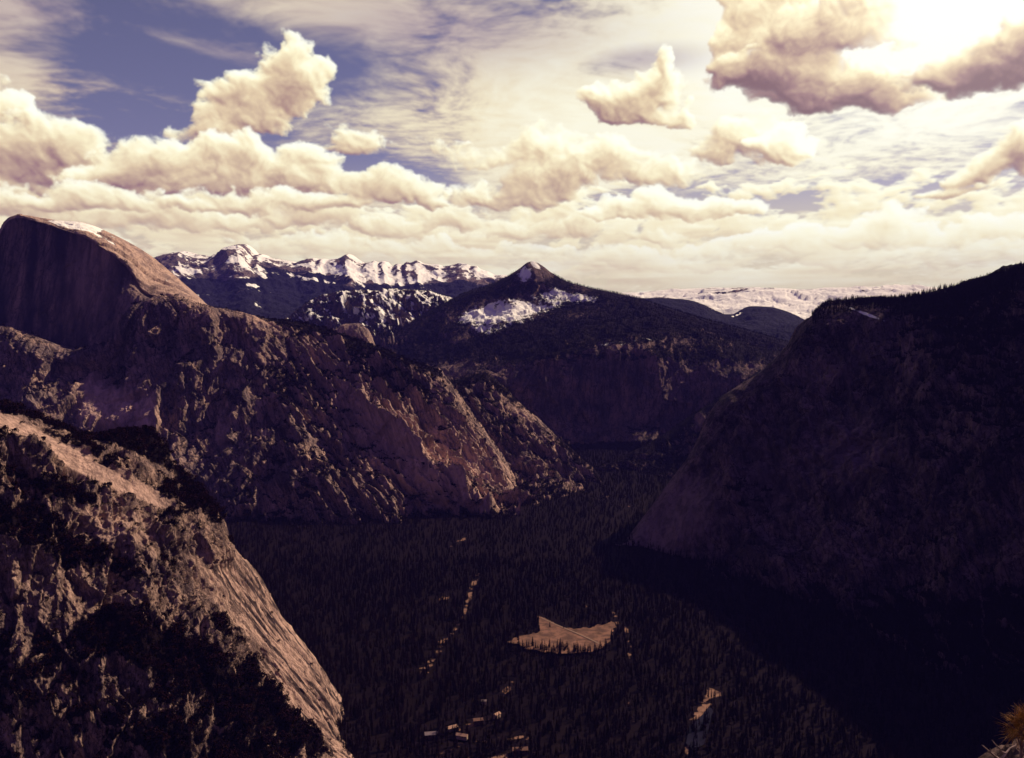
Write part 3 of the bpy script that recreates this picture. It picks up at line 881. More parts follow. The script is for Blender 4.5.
def far_country():
    # wooded flank with a broad bench and a tall shaded wall, rising to a pointed peak
    side_ridge('mountain',
               [(330, 352, 7900), (380, 336, 7900), (420, 316, 7900), (450, 300, 7900), (470, 291, 7900), (492, 284, 7900), (508, 276, 7900), (520, 268, 7900), (529, 262, 7900), (533, 261.5, 7900), (541, 265, 7900), (552, 273, 7880), (566, 281, 7850),
                (590, 288, 7800), (615, 293, 7750), (640, 299, 7650), (670, 309, 7500), (700, 318, 7400), (730, 326, 7300), (770, 337, 7100), (820, 352, 6900)],
               [(330, 450, 5250), (450, 452, 5250), (560, 458, 5250), (610, 460, 5250), (650, 462, 5200), (700, 460, 5200), (820, 450, 5200)],
               620, 430, 0, 131, M['farmid'], .62, 'wooded mountain with a pointed snow-streaked peak above a tall shaded wall',
               amp=(44, 800, 15, 230, 5, 45), back=(1500, 900), keep=.05, grain=(0.1, 0, 1),
               mids=[([(330, 372, 7200), (400, 345, 7300), (470, 318, 7350), (530, 306, 7400), (590, 306, 7300), (650, 314, 7000), (720, 332, 6700), (820, 362, 6400)], .30),
                     ([(330, 385, 6500), (400, 372, 6500), (470, 352, 6500), (530, 338, 6400), (590, 328, 6300), (650, 326, 6200), (690, 330, 6150), (740, 345, 6000), (820, 375, 5800)], .45),
                     ([(330, 400, 5700), (430, 392, 5650), (500, 374, 5600), (560, 352, 5600), (620, 349, 5650), (690, 358, 5650), (720, 375, 5500), (820, 400, 5300)], .58),
                     ([(330, 425, 5450), (450, 422, 5420), (560, 418, 5430), (620, 420, 5450), (690, 425, 5430), (820, 430, 5300)], .80)],
               trees=26000, thr=(10, 24),
               snowf=lambda U, V, n, G: blob(U, V, 525, 274, 9, 11, 40) * .8 + blob(U, V, 536, 265, 8, 3, 40) * .7 + blob(U, V, 553, 288, 12, 3, 20) * .35 + (blob(U, V, 525, 304, 78, 11, -8, 2) * .52 + blob(U, V, 500, 322, 52, 13, -12, 2) * .48) * (1 + fbm(grained(G, (.7, -.5, -.5), 4, 160), 4, gain=.6, seed=14) * .8) + blob(U, V, 590, 300, 40, 5, 10) * .34
               + blob(U, V, 630, 341, 62, 5, -6, 2) * .40 + blob(U, V, 470, 316, 20, 5, -20) * .3,
               palef=lambda U, V, n, G: blob(U, V, 545, 272, 14, 8, 30) * .2 + blob(U, V, 690, 352, 32, 7, -15) * .9 + blob(U, V, 640, 345, 55, 8, 0) * .5 + blob(U, V, 460, 350, 30, 10, 0) * .3,
               vegf=lambda U, V, n, G: -blob(U, V, 536, 268, 16, 9, 0) * 1.2 - blob(U, V, 520, 305, 70, 10, -10) * .5 - blob(U, V, 500, 320, 50, 12, -10) * .35 - blob(U, V, 640, 345, 62, 9, -3) * .40 - sst(V, 355, 368) * .45 + sst(V, 438, 450) * 1.2 - blob(U, V, 630, 300, 30, 4, 10) * .3)
    # snow dusted wooded hills
    side_ridge('snowy_hills', [(250, 345, 8600), (285, 322, 8600), (300, 308, 8600), (320, 297, 8600), (345, 292, 8600), (370, 291, 8600), (395, 290, 8600), (420, 290, 8550), (445, 296, 8500), (470, 306, 8400), (500, 318, 8300)],
               [(250, 372, 7200), (300, 365, 7200), (350, 362, 7100), (400, 360, 7000), (450, 358, 7000), (500, 355, 7000)],
               330, 150, 30, 141, M['farmid'], .30, 'wooded hills dusted with snow in front of the far snowy range', amp=(60, 700, 40, 190, 9, 45), back=(1200, 500), grain=(.5, -.2, -.8), trees=4500, thr=(10, 20),
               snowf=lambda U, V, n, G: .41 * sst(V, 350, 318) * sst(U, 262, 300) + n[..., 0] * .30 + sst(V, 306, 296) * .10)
    # the far range with its craggy summit
    side_ridge('snowy_range', jag([(40, 275, 17000), (110, 268, 17000), (150, 262, 17000), (168, 257, 17000), (185, 252.5, 17000), (197, 254, 17000), (212, 257, 17000), (226, 254, 17000), (234, 249, 17000), (240, 245.5, 17000), (246, 244.5, 17000), (252, 248, 17000), (257, 253, 17000),
                               (266, 255, 17100), (276, 259, 17200), (290, 261, 17300), (305, 262, 17300), (318, 259, 17400), (332, 261, 17500), (342, 259, 17500), (351, 254.5, 17500), (358, 259, 17500), (368, 264, 17500), (378, 262, 17600), (392, 266, 17700), (405, 266, 17700),
                               (419, 261, 17800), (430, 265, 17800), (445, 267, 17800), (452, 266, 17800), (463, 264, 17800), (476, 267, 17800), (490, 273, 17800), (520, 280, 17800), (570, 288, 17800), (640, 296, 17800)], 1.0, 5, 3),
               [(40, 345, 9500), (150, 345, 9500), (300, 340, 9500), (400, 335, 9500), (500, 325, 9800), (640, 320, 10500)],
               760, 240, 120, 151, M['far'], .30, 'far snowy range with a craggy summit and dark forest on its lower slopes', blk=.12, amp=(50, 2600, 42, 620, 9, 140), back=(2500, 1500), grain=(.3, -.3, -.85), st=2, keep=.12,
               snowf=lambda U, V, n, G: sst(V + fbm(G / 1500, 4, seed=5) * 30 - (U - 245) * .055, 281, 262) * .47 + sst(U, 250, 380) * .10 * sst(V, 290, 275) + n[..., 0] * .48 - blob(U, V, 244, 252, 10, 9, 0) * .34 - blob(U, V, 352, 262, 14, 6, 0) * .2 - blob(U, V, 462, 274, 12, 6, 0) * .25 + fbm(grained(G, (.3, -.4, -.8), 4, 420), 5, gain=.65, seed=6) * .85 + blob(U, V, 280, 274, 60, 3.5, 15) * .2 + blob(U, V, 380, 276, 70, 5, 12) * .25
               + blob(U, V, 188, 271, 12, 2.5, 5, 2) * .7 + blob(U, V, 232, 277, 18, 1.6, 3, 2) * .35 + blob(U, V, 262, 275, 8, 2, 30, 2) * .5 + blob(U, V, 250, 285, 14, 2, 8, 2) * .32 + blob(U, V, 300, 277, 14, 2.2, 15, 2) * .45 + blob(U, V, 320, 280, 16, 2, 12, 2) * .4,
               vegf=lambda U, V, n, G: sst(V + fbm(G / 1500, 4, seed=5) * 30 - (U - 245) * .055, 266, 284) * 1.1 - .45)
    side_ridge('snowy_plateau', [(540, 296, 15500), (600, 293, 15500), (640, 292, 15500), (665, 290, 15500), (690, 288.5, 15500), (715, 287.5, 15500), (740, 287.5, 15500), (770, 288, 15500), (800, 290, 15500), (825, 288, 15500), (860, 287, 15500), (890, 286.5, 15500), (920, 289, 15500), (980, 291, 15500), (1060, 290, 15500), (1200, 290, 15500)],
               [(540, 335, 8500), (640, 335, 8500), (700, 340, 8400), (780, 345, 8200), (860, 345, 8200), (950, 345, 8200), (1200, 345, 8200)],
               560, 170, 60, 161, M['far'], .30, 'long low snowy plateau on the horizon to the right', amp=(80, 2200, 40, 600, 7, 110), back=(2500, 900), grain=(1, 0, 0), st=2, keep=.2,
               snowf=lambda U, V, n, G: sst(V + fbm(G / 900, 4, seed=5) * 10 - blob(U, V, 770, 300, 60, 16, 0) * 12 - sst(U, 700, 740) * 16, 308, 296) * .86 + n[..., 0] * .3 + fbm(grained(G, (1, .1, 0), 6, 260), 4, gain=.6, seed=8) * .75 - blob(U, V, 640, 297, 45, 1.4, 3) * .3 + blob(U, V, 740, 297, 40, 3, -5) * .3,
               vegf=lambda U, V, n, G: sst(V, 300, 312) * .5 - .25)
    # lower blue wooded ridge before the plateau
    side_ridge('wooded_ridge', [(600, 300, 11000), (650, 298, 11000), (680, 299, 11000), (700, 304, 11000), (716, 314, 11000), (730, 314, 11000), (741, 309, 11000), (753, 306, 11000), (768, 307, 11000), (785, 312, 11000), (802, 319, 11000), (860, 322, 11000), (960, 322, 11000)],
               [(600, 350, 8200), (700, 350, 8200), (800, 352, 8200), (960, 352, 8200)],
               240, 90, 30, 171, M['far'], .95, 'dark blue wooded ridge below the snowy plateau', amp=(16, 900, 12, 300, 5, 80), back=(1800, 700),
               snowf=lambda U, V, n, G: blob(U, V, 738, 318, 3, 6, 0) * .38 + blob(U, V, 680, 305, 20, 2, -10) * .2)

# ---------- right: the great shaded mountain wall
def right_mountain():
    ns, nt = 860, 640
    crest = row([(618, 552, 3250), (632, 532, 3280), (650, 508, 3300), (672, 478, 3330), (694, 448, 3360), (706, 418, 3400), (722, 398, 3430), (742, 384, 3440), (765, 368, 3450), (784, 350, 3450), (800, 330, 3430), (815, 318, 3400), (828, 309, 3380), (846, 306, 3350),
                 (870, 304, 3300), (900, 303, 3230), (930, 299, 3150), (960, 292, 3050), (990, 284, 2960), (1024, 274, 2850), (1100, 250, 2650), (1250, 200, 2350), (1450, 170, 2000)], ns)
    r1 = row([(622, 556, 3190), (645, 535, 3200), (672, 508, 3200), (700, 470, 3220), (725, 440, 3230), (750, 415, 3230), (780, 390, 3230), (810, 362, 3200), (840, 345, 3160), (880, 335, 3080), (930, 330, 2950), (980, 325, 2830), (1030, 315, 2700), (1120, 300, 2480), (1250, 280, 2200), (1450, 260, 1850)], ns)
    r2 = row([(628, 556, 3150), (655, 548, 3120), (690, 520, 3080), (725, 490, 3060), (765, 460, 3040), (810, 430, 3000), (860, 415, 2900), (920, 405, 2750), (980, 400, 2600), (1060, 395, 2400), (1200, 380, 2100), (1450, 370, 1700)], ns)
    r3 = row([(634, 556, 3130), (665, 560, 3040), (700, 562, 2950), (740, 552, 2880), (790, 540, 2780), (850, 530, 2620), (920, 530, 2450), (1000, 530, 2250), (1100, 520, 2050), (1250, 520, 1800), (1450, 520, 1450)], ns)
    r4 = row([(636, 557, 3120), (668, 572, 2930), (700, 592, 2750), (740, 615, 2560), (790, 640, 2380), (850, 665, 2200), (920, 690, 2050), (1000, 715, 1920), (1100, 740, 1800), (1250, 780, 1600), (1450, 820, 1300)], ns)
    r4[:, 2] = np.minimum(r4[:, 2], 10)
    r5 = r4.copy(); r5[:, 1] -= 120; r5[:, 0] -= 80; r5[:, 2] = -60
    b1 = behind(crest, 350, -20); b1[:, 0] += 150
    b2 = behind(crest, 900, 40); b2[:, 0] += 700
    b3 = behind(crest, 1500, 1000); b3[:, 0] += 1900
    left = sst(np.linspace(0, 1, ns), 0.0, .35)[:, None]
    for b_, d_ in ((b1, 200), (b2, 500)): b_[:, 2] -= (1 - left[:, 0]) * d_
    G = loft([b3, b2, b1, crest, r1, r2, r3, r4, r5], [0, .04, .08, .13, .28, .50, .76, .96, 1], ns, nt)
    U, V = proj(G)
    apron = blob(U, V, 668, 520, 60, 34, -52, 2)
    G = crag(G, 62, 700, 24, 170, 4, 36, grain=(-.15, .05, 1), stretch=3.6, seed=181, mask=1 - .85 * np.clip(apron, 0, 1), crest_row=.13, keep_crest=.08, oct_=6)
    U, V = proj(G); n = facing(blur(G, 2)); nz = n[..., 2]
    wood = sst(V + (U - 830) * .05 - 300, 75, 10) * sst(U, 850, 930) + blob(U, V, 1000, 420, 130, 60, 0) * .4
    veg = .14 + fbm(G / 300, 4, seed=186) * .55 + (nz - .5) * .9 + wood * .55 - apron * .9 + sst(V, 560, 620) * .6 - blob(U, V, 860, 340, 45, 25, 40) * .3 - blob(U, V, 840, 440, 50, 35, 0) * .5 - blob(U, V, 760, 400, 40, 18, -35) * .3
    pale = apron * .9 + blob(U, V, 905, 355, 14, 26, -15) * .7 + blob(U, V, 850, 450, 35, 28, 0) * .8 + blob(U, V, 835, 370, 34, 12, -15) * .7 + blob(U, V, 760, 480, 60, 40, -45) * .3
    snow = blob(U, V, 866, 314, 26, 2.0, 20, 2) * .62 + blob(U, V, 905, 336, 18, 8, 10) * .36 + blob(U, V, 950, 327, 10, 3, -10) * .55 + blob(U, V, 1015, 362, 14, 4, -10) * .55 + blob(U, V, 1008, 336, 5, 3, 0) * .4 + blob(U, V, 975, 345, 8, 3, 0) * .3 + blob(U, V, 1020, 304, 6, 3, 0) * .4
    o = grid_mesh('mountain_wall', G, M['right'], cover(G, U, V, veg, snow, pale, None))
    structure(o, 'massive mountain wall in deep shade filling the right side')
    w = np.clip(sst(veg, .35, .8), .0, 1) * sst(nz, .2, .45)
    t_ = np.arange(nt)[:, None] / (nt - 1)
    scatter('wall', G, w * (t_ > .11) * (U < 1060), 16000, 10, 24, (0, 1, 1), 41)
    scatter('wall', G, (np.abs(t_ - .13) < .035) * (U > 812) * (U < 1060) * 1.0, 2600, 11, 24, (0, 1, 1), 42)
    scatter('wall', G, (np.abs(t_ - .13) < .012) * (U > 700) * (U < 815) * 1.0, 60, 8, 16, (0, 1), 43)
    return G

# ---------- valley floor
ZM = 0.0
def poly_pts(p, z=0.0):
    a = np.array(p, float)
    return floor_pt(a[:, 0], a[:, 1], z)

def inside(Px, Py, poly):
    r = np.zeros(Px.shape, bool); n = len(poly)
    for i in range(n):
        x0, y0 = poly[i][:2]; x1, y1 = poly[(i + 1) % n][:2]
        c = ((y0 > Py) != (y1 > Py)) & (Px < (x1 - x0) * (Py - y0) / (y1 - y0 + 1e-9) + x0)
        r ^= c
    return r

MEADOW = [(506, 642), (519, 637), (530, 634), (538.5, 633), (539, 617), (541, 616.5), (552, 622), (562, 627.5), (575, 629.5), (590, 628), (602, 624), (613, 621.5), (616, 624), (612, 634), (609, 642), (604, 648), (590, 653), (565, 654), (540, 652), (522, 648)]

def valley():
    pys = np.concatenate([np.array([440, 450, 460, 475, 485]), np.arange(490, 830, 1.15), np.array([850, 900, 1000])])
    pxs = np.concatenate([np.linspace(-900, 60, 60)[:-1], np.arange(60, 1060, 1.6), np.linspace(1060, 1900, 50)])
    PX, PY = np.meshgrid(pxs, pys)
    G = floor_pt(PX, PY, 0.0)
    U, V = PX, PY
    dist = blob(U, V, 570, 640, 60, 20, 0)
    G[..., 2] += fbm(G / 400, 4, seed=7) * 8 * (1 - dist) + sst(V, 520, 490) * 10 - 4
    n1 = fbm(G / 60, 4, seed=201)
    def line(pts, w):
        best = np.full(U.shape, 1e9)
        for (x0, y0), (x1, y1) in zip(pts[:-1], pts[1:]):
            t = np.clip(((U - x0) * (x1 - x0) + (V - y0) * (y1 - y0)) / ((x1 - x0) ** 2 + (y1 - y0) ** 2), 0, 1)
            best = np.minimum(best, np.hypot(U - x0 - t * (x1 - x0), V - y0 - t * (y1 - y0)))
        return np.exp(-(best / w) ** 2)
    clear = np.zeros(U.shape)
    for pts, w, s in [
        ([(479, 570), (474, 580), (470, 592), (467, 602)], 2.8, 1.1), ([(467, 602), (462, 618), (452, 632), (442, 642)], 2.0, .9), ([(442, 642), (436, 654), (430, 662), (420, 670)], 3.4, 1.2), ([(428, 670), (432, 682)], 2.6, 1.1),
        ([(505, 690), (512, 682), (530, 678)], 2.8, 1.0), ([(452, 545), (470, 534)], 2.5, .7), ([(440, 598), (448, 596)], 2, .8),
        ([(626, 626), (630, 645), (628, 668)], 2.6, 1.0), ([(613, 610), (617, 622)], 3, .9), ([(712, 690), (705, 705), (694, 722)], 6, 1.3), ([(722, 684), (716, 692)], 4, 1.0),
        ([(440, 748), (480, 740), (530, 735)], 4, .8), ([(455, 728), (478, 718), (500, 712)], 4, .8), ([(470, 758), (540, 750)], 5, .75), ([(690, 740), (682, 760)], 5, .6), ([(620, 505), (690, 518)], 3, .45), ([(560, 490), (600, 486)], 3, .4), ([(570, 606), (600, 604)], 2.0, .5), ([(628, 700), (634, 720)], 2.5, .5)]:
        clear = np.maximum(clear, line(pts, w) * s)
    clear = clear * (0.42 + n1 * 1.9 + fbm(G / 22, 3, seed=203) * 1.5)
    MP = poly_pts(MEADOW)
    mead = inside(G[..., 0] + fbm(G / 30, 3, seed=401) * 14, G[..., 1] + fbm(G / 26, 3, seed=402) * 22, MP)
    clear = np.where(mead, 0, clear)
    veg = np.clip(1.15 - clear * 1.5, 0, 1)
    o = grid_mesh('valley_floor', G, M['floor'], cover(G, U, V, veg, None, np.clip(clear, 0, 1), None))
    structure(o, 'flat valley floor under the dark conifer forest')
    prob = np.clip(1 - clear * 1.7, 0.04, 1) * np.where(mead, (V + n1 * 6 > 646) * 1.6 + (fbm(G / 35, 3, seed=405) > .42) * .5, 1.0)
    prob = prob * (0.55 + 0.45 * sst(n1, -.4, .2))
    prob *= (U > 60) * (U < 1060) * (V > 440)
    scatter('valley', G, prob * (V < 560), 42000, 15, 33, (0, 1, 1, 0, 2), 51)
    scatter('valley', G, prob * (V >= 560), 32000, 14, 34, (0, 1, 1, 0, 2), 52)
    # the meadow lies just above the forest floor
    P = MP.copy(); cx, cy = P[:, 0].mean(), P[:, 1].mean()
    xs = np.linspace(P[:, 0].min() - 5, P[:, 0].max() + 5, 150); ys = np.linspace(P[:, 1].min() - 5, P[:, 1].max() + 5, 150)
    GX, GY = np.meshgrid(xs, ys)
    Q3 = np.stack([GX, GY, 0 * GX], -1)
    ins = inside(GX + fbm(Q3 / 30, 3, seed=401) * 14, GY + fbm(Q3 / 26, 3, seed=402) * 22, MP)
    Z = 2.0 + fbm(np.stack([GX, GY, 0 * GX], -1) / 90, 3, seed=77) * 1.2
    idx = np.arange(GX.size).reshape(GX.shape)
    q = np.stack([idx[:-1, :-1], idx[:-1, 1:], idx[1:, 1:], idx[1:, :-1]], -1)[ins[:-1, :-1] & ins[1:, 1:]]
    mo = link_mesh('meadow', np.stack([GX, GY, Z], -1), q.reshape(-1, 4), [M['meadow']], None)
    structure(mo, 'dry tan meadow shaped like a bow, open among the dark trees')
    # pale road across the meadow
    pts = floor_pt(np.linspace(541, 600, 30), np.interp(np.linspace(541, 600, 30), [541, 555, 572, 588, 601], [617.5, 624, 631, 638, 644.5]), 3.4)
    tan_ = np.gradient(pts, axis=0); tan_ /= np.linalg.norm(tan_, axis=1)[:, None]
    nn = np.stack([-tan_[:, 1], tan_[:, 0], 0 * tan_[:, 0]], -1) * 2.4
    L = np.concatenate([pts - nn, pts + nn], 0); k = len(pts)
    f = [[i, i + 1, k + i + 1, k + i] for i in range(k - 1)]
    structure(link_mesh('road', L, f, [M['road']], None), 'thin pale road crossing the dry meadow')
    # the river's bend
    rv = poly_pts([(690, 726), (702, 716), (710, 706), (713, 712), (709, 728), (704, 745), (694, 752), (686, 744)], 0.8 - 0.0)
    rv[:, 2] = 3.0
    me = bpy.data.meshes.new('river'); me.from_pydata([tuple(p) for p in rv], [], [list(range(len(rv)))]); me.materials.append(M['water'])
    ro = bpy.data.objects.new('river', me); C.objects.link(ro); structure(ro, 'dark bend of the river beside a pale sand bar')
    # one sheet to the horizon beneath everything
    s = 60000.0
    structure(link_mesh('ground', [(-s, -s, -70), (s, -s, -70), (s, s, -70), (-s, s, -70)], [[0, 1, 2, 3]], [M['base']], None), 'ground reaching to the horizon')

M = {}
M['near'] = rock_material('rock_near', (0.34, 0.225, 0.175), (0.145, 0.10, 0.092), (0.036, 0.024, 0.027), wl=45, streak=.7, bump=3.5, grain=(0.3, -0.3, -0.9), gs=3)
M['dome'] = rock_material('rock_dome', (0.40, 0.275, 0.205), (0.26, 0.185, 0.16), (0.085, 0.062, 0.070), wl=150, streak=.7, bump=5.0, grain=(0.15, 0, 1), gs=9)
M['mid'] = rock_material('rock_mid', (0.40, 0.265, 0.205), (0.21, 0.15, 0.14), (0.042, 0.030, 0.036), wl=130, streak=.75, bump=8.0, grain=(0.35, -0.2, -0.9), gs=5)
M['farmid'] = rock_material('rock_farmid', (0.20, 0.13, 0.11), (0.085, 0.062, 0.066), (0.030, 0.021, 0.027), wl=170, streak=.6, bump=8.0, gs=5)
M['far'] = rock_material('rock_far', (0.24, 0.17, 0.15), (0.12, 0.095, 0.10), (0.04, 0.03, 0.038), wl=420, streak=.5, bump=15.0, gs=3, veg=(0.010, 0.009, 0.015))
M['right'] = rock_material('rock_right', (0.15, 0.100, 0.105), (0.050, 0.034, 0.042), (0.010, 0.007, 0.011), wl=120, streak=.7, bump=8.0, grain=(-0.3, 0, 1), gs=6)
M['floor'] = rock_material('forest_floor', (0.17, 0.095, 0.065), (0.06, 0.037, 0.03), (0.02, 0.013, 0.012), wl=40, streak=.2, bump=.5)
M['meadow'] = plain_material('dry_meadow', (0.135, 0.066, 0.042), var=.45, scale=.035)
M['road'] = plain_material('pale_road', (0.22, 0.14, 0.10))
M['water'] = plain_material('river_water', (0.006, 0.004, 0.015), rough=.5, spec=.06)
M['base'] = plain_material('ground_base', (0.06, 0.045, 0.04))

NEAR_G = near_slope()
great_dome()
under_cliffs()
middle_ridges()
far_country()
right_mountain()
valley()

# ------------------------------------------------------------------ conifers
def tube(p0, p1, r0, r1, k=5):
    p0, p1 = np.array(p0, float), np.array(p1, float)
    d = p1 - p0; d /= np.linalg.norm(d)
    a = np.cross(d, [0.31, 0.9, 0.2]); a /= np.linalg.norm(a); b = np.cross(d, a)
    V = []
    for p, r in ((p0, r0), (p1, r1)):
        for i in range(k):
            t = 2 * math.pi * i / k
            V.append(p + (a * math.cos(t) + b * math.sin(t)) * r)
    Fc = [[i, (i + 1) % k, k + (i + 1) % k, k + i] for i in range(k)]
    return V, Fc

def conifer_parts(seed, height=1.0, width=0.22, bare=0.12, whorls=11, spokes=8, droop=0.35, round_=0.0):
    """crown of separate drooping boughs round a tapered stem; unit height"""
    r = np.random.default_rng(seed)
    V, Fc = [], []
    for w in range(whorls):
        t = w / (whorls - 1)
        z = bare + (1 - bare) * (t ** 0.92) * 0.97
        if round_: rad = width * (math.sin(math.pi * (0.12 + 0.84 * t)) ** 0.8)
        else: rad = width * (1 - t) ** 0.85 * (0.72 + 0.28 * min(1, t * 6)) + 0.012
        n = max(4, int(spokes * (1 - 0.45 * t)))
        ph = r.random() * 6.28
        for s in range(n):
            a = ph + 6.283 * s / n + r.normal() * 0.22
            L = rad * (0.62 + 0.6 * r.random())
            if r.random() < 0.07: continue
            up = z + r.normal() * 0.012
            dz = -droop * L * (1.1 - 0.7 * t) + (0.25 * L if round_ else 0)
            wd = L * (0.42 + 0.2 * r.random())
            c, s_ = math.cos(a), math.sin(a)
            base = np.array([0, 0, up + 0.018 + (1 - t) * 0.012])
            tip = np.array([c * L, s_ * L, up + dz])
            mid = base * 0.42 + tip * 0.58
            side = np.array([-s_, c, 0]) * wd * 0.5
            k = len(V)
            V += [base, mid + side - np.array([0, 0, .02]), tip, mid - side - np.array([0, 0, .02]), mid + np.array([0, 0, .022]), mid - np.array([0, 0, .035])]
            Fc += [[k, k + 1, k + 4], [k + 1, k + 2, k + 4], [k + 2, k + 3, k + 4], [k + 3, k, k + 4], [k, k + 5, k + 1], [k + 1, k + 5, k + 2], [k + 2, k + 5, k + 3], [k + 3, k + 5, k]]
    TV, TF = tube((0, 0, -0.03), (0, 0, 0.95), 0.016, 0.003)
    return np.array(V), Fc, np.array(TV), TF

def broad_parts(seed, width=0.5):
    """low round scrub oak: clumps of leaf faces on a few limbs; unit height"""
    r = np.random.default_rng(seed)
    V, Fc = [], []
    lobes = [(r.normal() * .20, r.normal() * .20, 0.42 + 0.36 * r.random(), 0.16 + .14 * r.random()) for _ in range(8)]
    for (x, y, z, rr) in lobes:
        for _ in range(26):
            d = r.normal(size=3); d /= np.linalg.norm(d)
            c = np.array([x, y, z]) + d * rr * (0.6 + .5 * r.random())
            n = r.normal(size=3) + d * 1.5; n /= np.linalg.norm(n)
            a = np.cross(n, [0.1, 0.3, 1]); a /= np.linalg.norm(a); b = np.cross(n, a)
            s = 0.05 + .05 * r.random(); k = len(V)
            V += [c + a * s, c + b * s, c - a * s * 1.1, c - b * s * .9]
            Fc += [[k, k + 1, k + 2], [k, k + 2, k + 3]]
    TV, TF = tube((0, 0, -0.05), (0.02, 0, 0.5), 0.035, 0.02)
    for (x, y, z, rr) in lobes[:4]:
        a, f = tube((0, 0, .2), (x, y, z), .018, .006, 4)
        k = len(TV); TV = list(TV) + a; TF = TF + [[i + k for i in q] for q in f]
    return np.array(V), Fc, np.array(TV), TF

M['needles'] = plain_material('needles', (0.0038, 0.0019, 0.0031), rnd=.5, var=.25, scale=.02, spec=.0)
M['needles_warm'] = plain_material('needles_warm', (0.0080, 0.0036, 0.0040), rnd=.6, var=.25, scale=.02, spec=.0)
M['bark'] = plain_material('bark', (0.025, 0.015, 0.014))

def tree_mesh(name, parts, mats):
    V, Fc, TV, TF = parts
    me = bpy.data.meshes.new(name)
    k = len(V)
    me.from_pydata([tuple(v) for v in V] + [tuple(v) for v in TV], [], [list(f) for f in Fc] + [[i + k for i in f] for f in TF])
    for m in mats: me.materials.append(m)
    me.polygons.foreach_set('material_index', np.array([0] * len(Fc) + [1] * len(TF), np.int32))
    me.update()
    return me

KINDS = [
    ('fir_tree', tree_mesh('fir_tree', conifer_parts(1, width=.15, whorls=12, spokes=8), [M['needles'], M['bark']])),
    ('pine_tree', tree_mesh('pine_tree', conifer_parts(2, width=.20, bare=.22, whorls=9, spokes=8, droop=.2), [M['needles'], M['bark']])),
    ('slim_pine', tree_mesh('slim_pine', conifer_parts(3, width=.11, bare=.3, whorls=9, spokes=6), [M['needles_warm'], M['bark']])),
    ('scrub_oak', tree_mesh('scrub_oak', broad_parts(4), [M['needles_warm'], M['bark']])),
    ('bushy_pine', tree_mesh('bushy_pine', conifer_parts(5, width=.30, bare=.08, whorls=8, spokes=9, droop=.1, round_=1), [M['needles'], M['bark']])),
]

def forest_nodes(sources):
    ng = bpy.data.node_groups.new('forest', 'GeometryNodeTree')
    ng.interface.new_socket('Geometry', in_out='INPUT', socket_type='NodeSocketGeometry')
    ng.interface.new_socket('Geometry', in_out='OUTPUT', socket_type='NodeSocketGeometry')
    N, Lk = ng.nodes, ng.links
    gi, go = N.new('NodeGroupInput'), N.new('NodeGroupOutput')
    join = N.new('GeometryNodeJoinGeometry')
    def named(nm, typ):
        a = N.new('GeometryNodeInputNamedAttribute'); a.data_type = typ; a.inputs[0].default_value = nm; return a.outputs[0]
    kind, size, turn = named('kind_id', 'INT'), named('size', 'FLOAT'), named('turn', 'FLOAT')
    rot = N.new('ShaderNodeCombineXYZ'); Lk.new(turn, rot.inputs[2])
    for i, src in enumerate(sources):
        oi = N.new('GeometryNodeObjectInfo'); oi.inputs[0].default_value = src; oi.inputs['As Instance'].default_value = True
        oi.transform_space = 'ORIGINAL'
        cmp_ = N.new('FunctionNodeCompare'); cmp_.data_type = 'INT'; cmp_.operation = 'EQUAL'
        ins = [s for s in cmp_.inputs if s.type == 'INT']
        Lk.new(kind, ins[0]); ins[1].default_value = i
        ip = N.new('GeometryNodeInstanceOnPoints')
        Lk.new(gi.outputs[0], ip.inputs['Points']); Lk.new(cmp_.outputs[0], ip.inputs['Selection'])
        Lk.new(oi.outputs['Geometry'], ip.inputs['Instance'])
        Lk.new(rot.outputs[0], ip.inputs['Rotation']); Lk.new(size, ip.inputs['Scale'])
        Lk.new(ip.outputs[0], join.inputs[0])
    Lk.new(join.outputs[0], go.inputs[0])
    return ng

def thing(name, label, cat, loc=(0, 0, 0), group=None):
    o = bpy.data.objects.new(name, None); C.objects.link(o)
    o.location = loc; o['label'] = label; o['category'] = cat
    if group: o['group'] = group
    return o

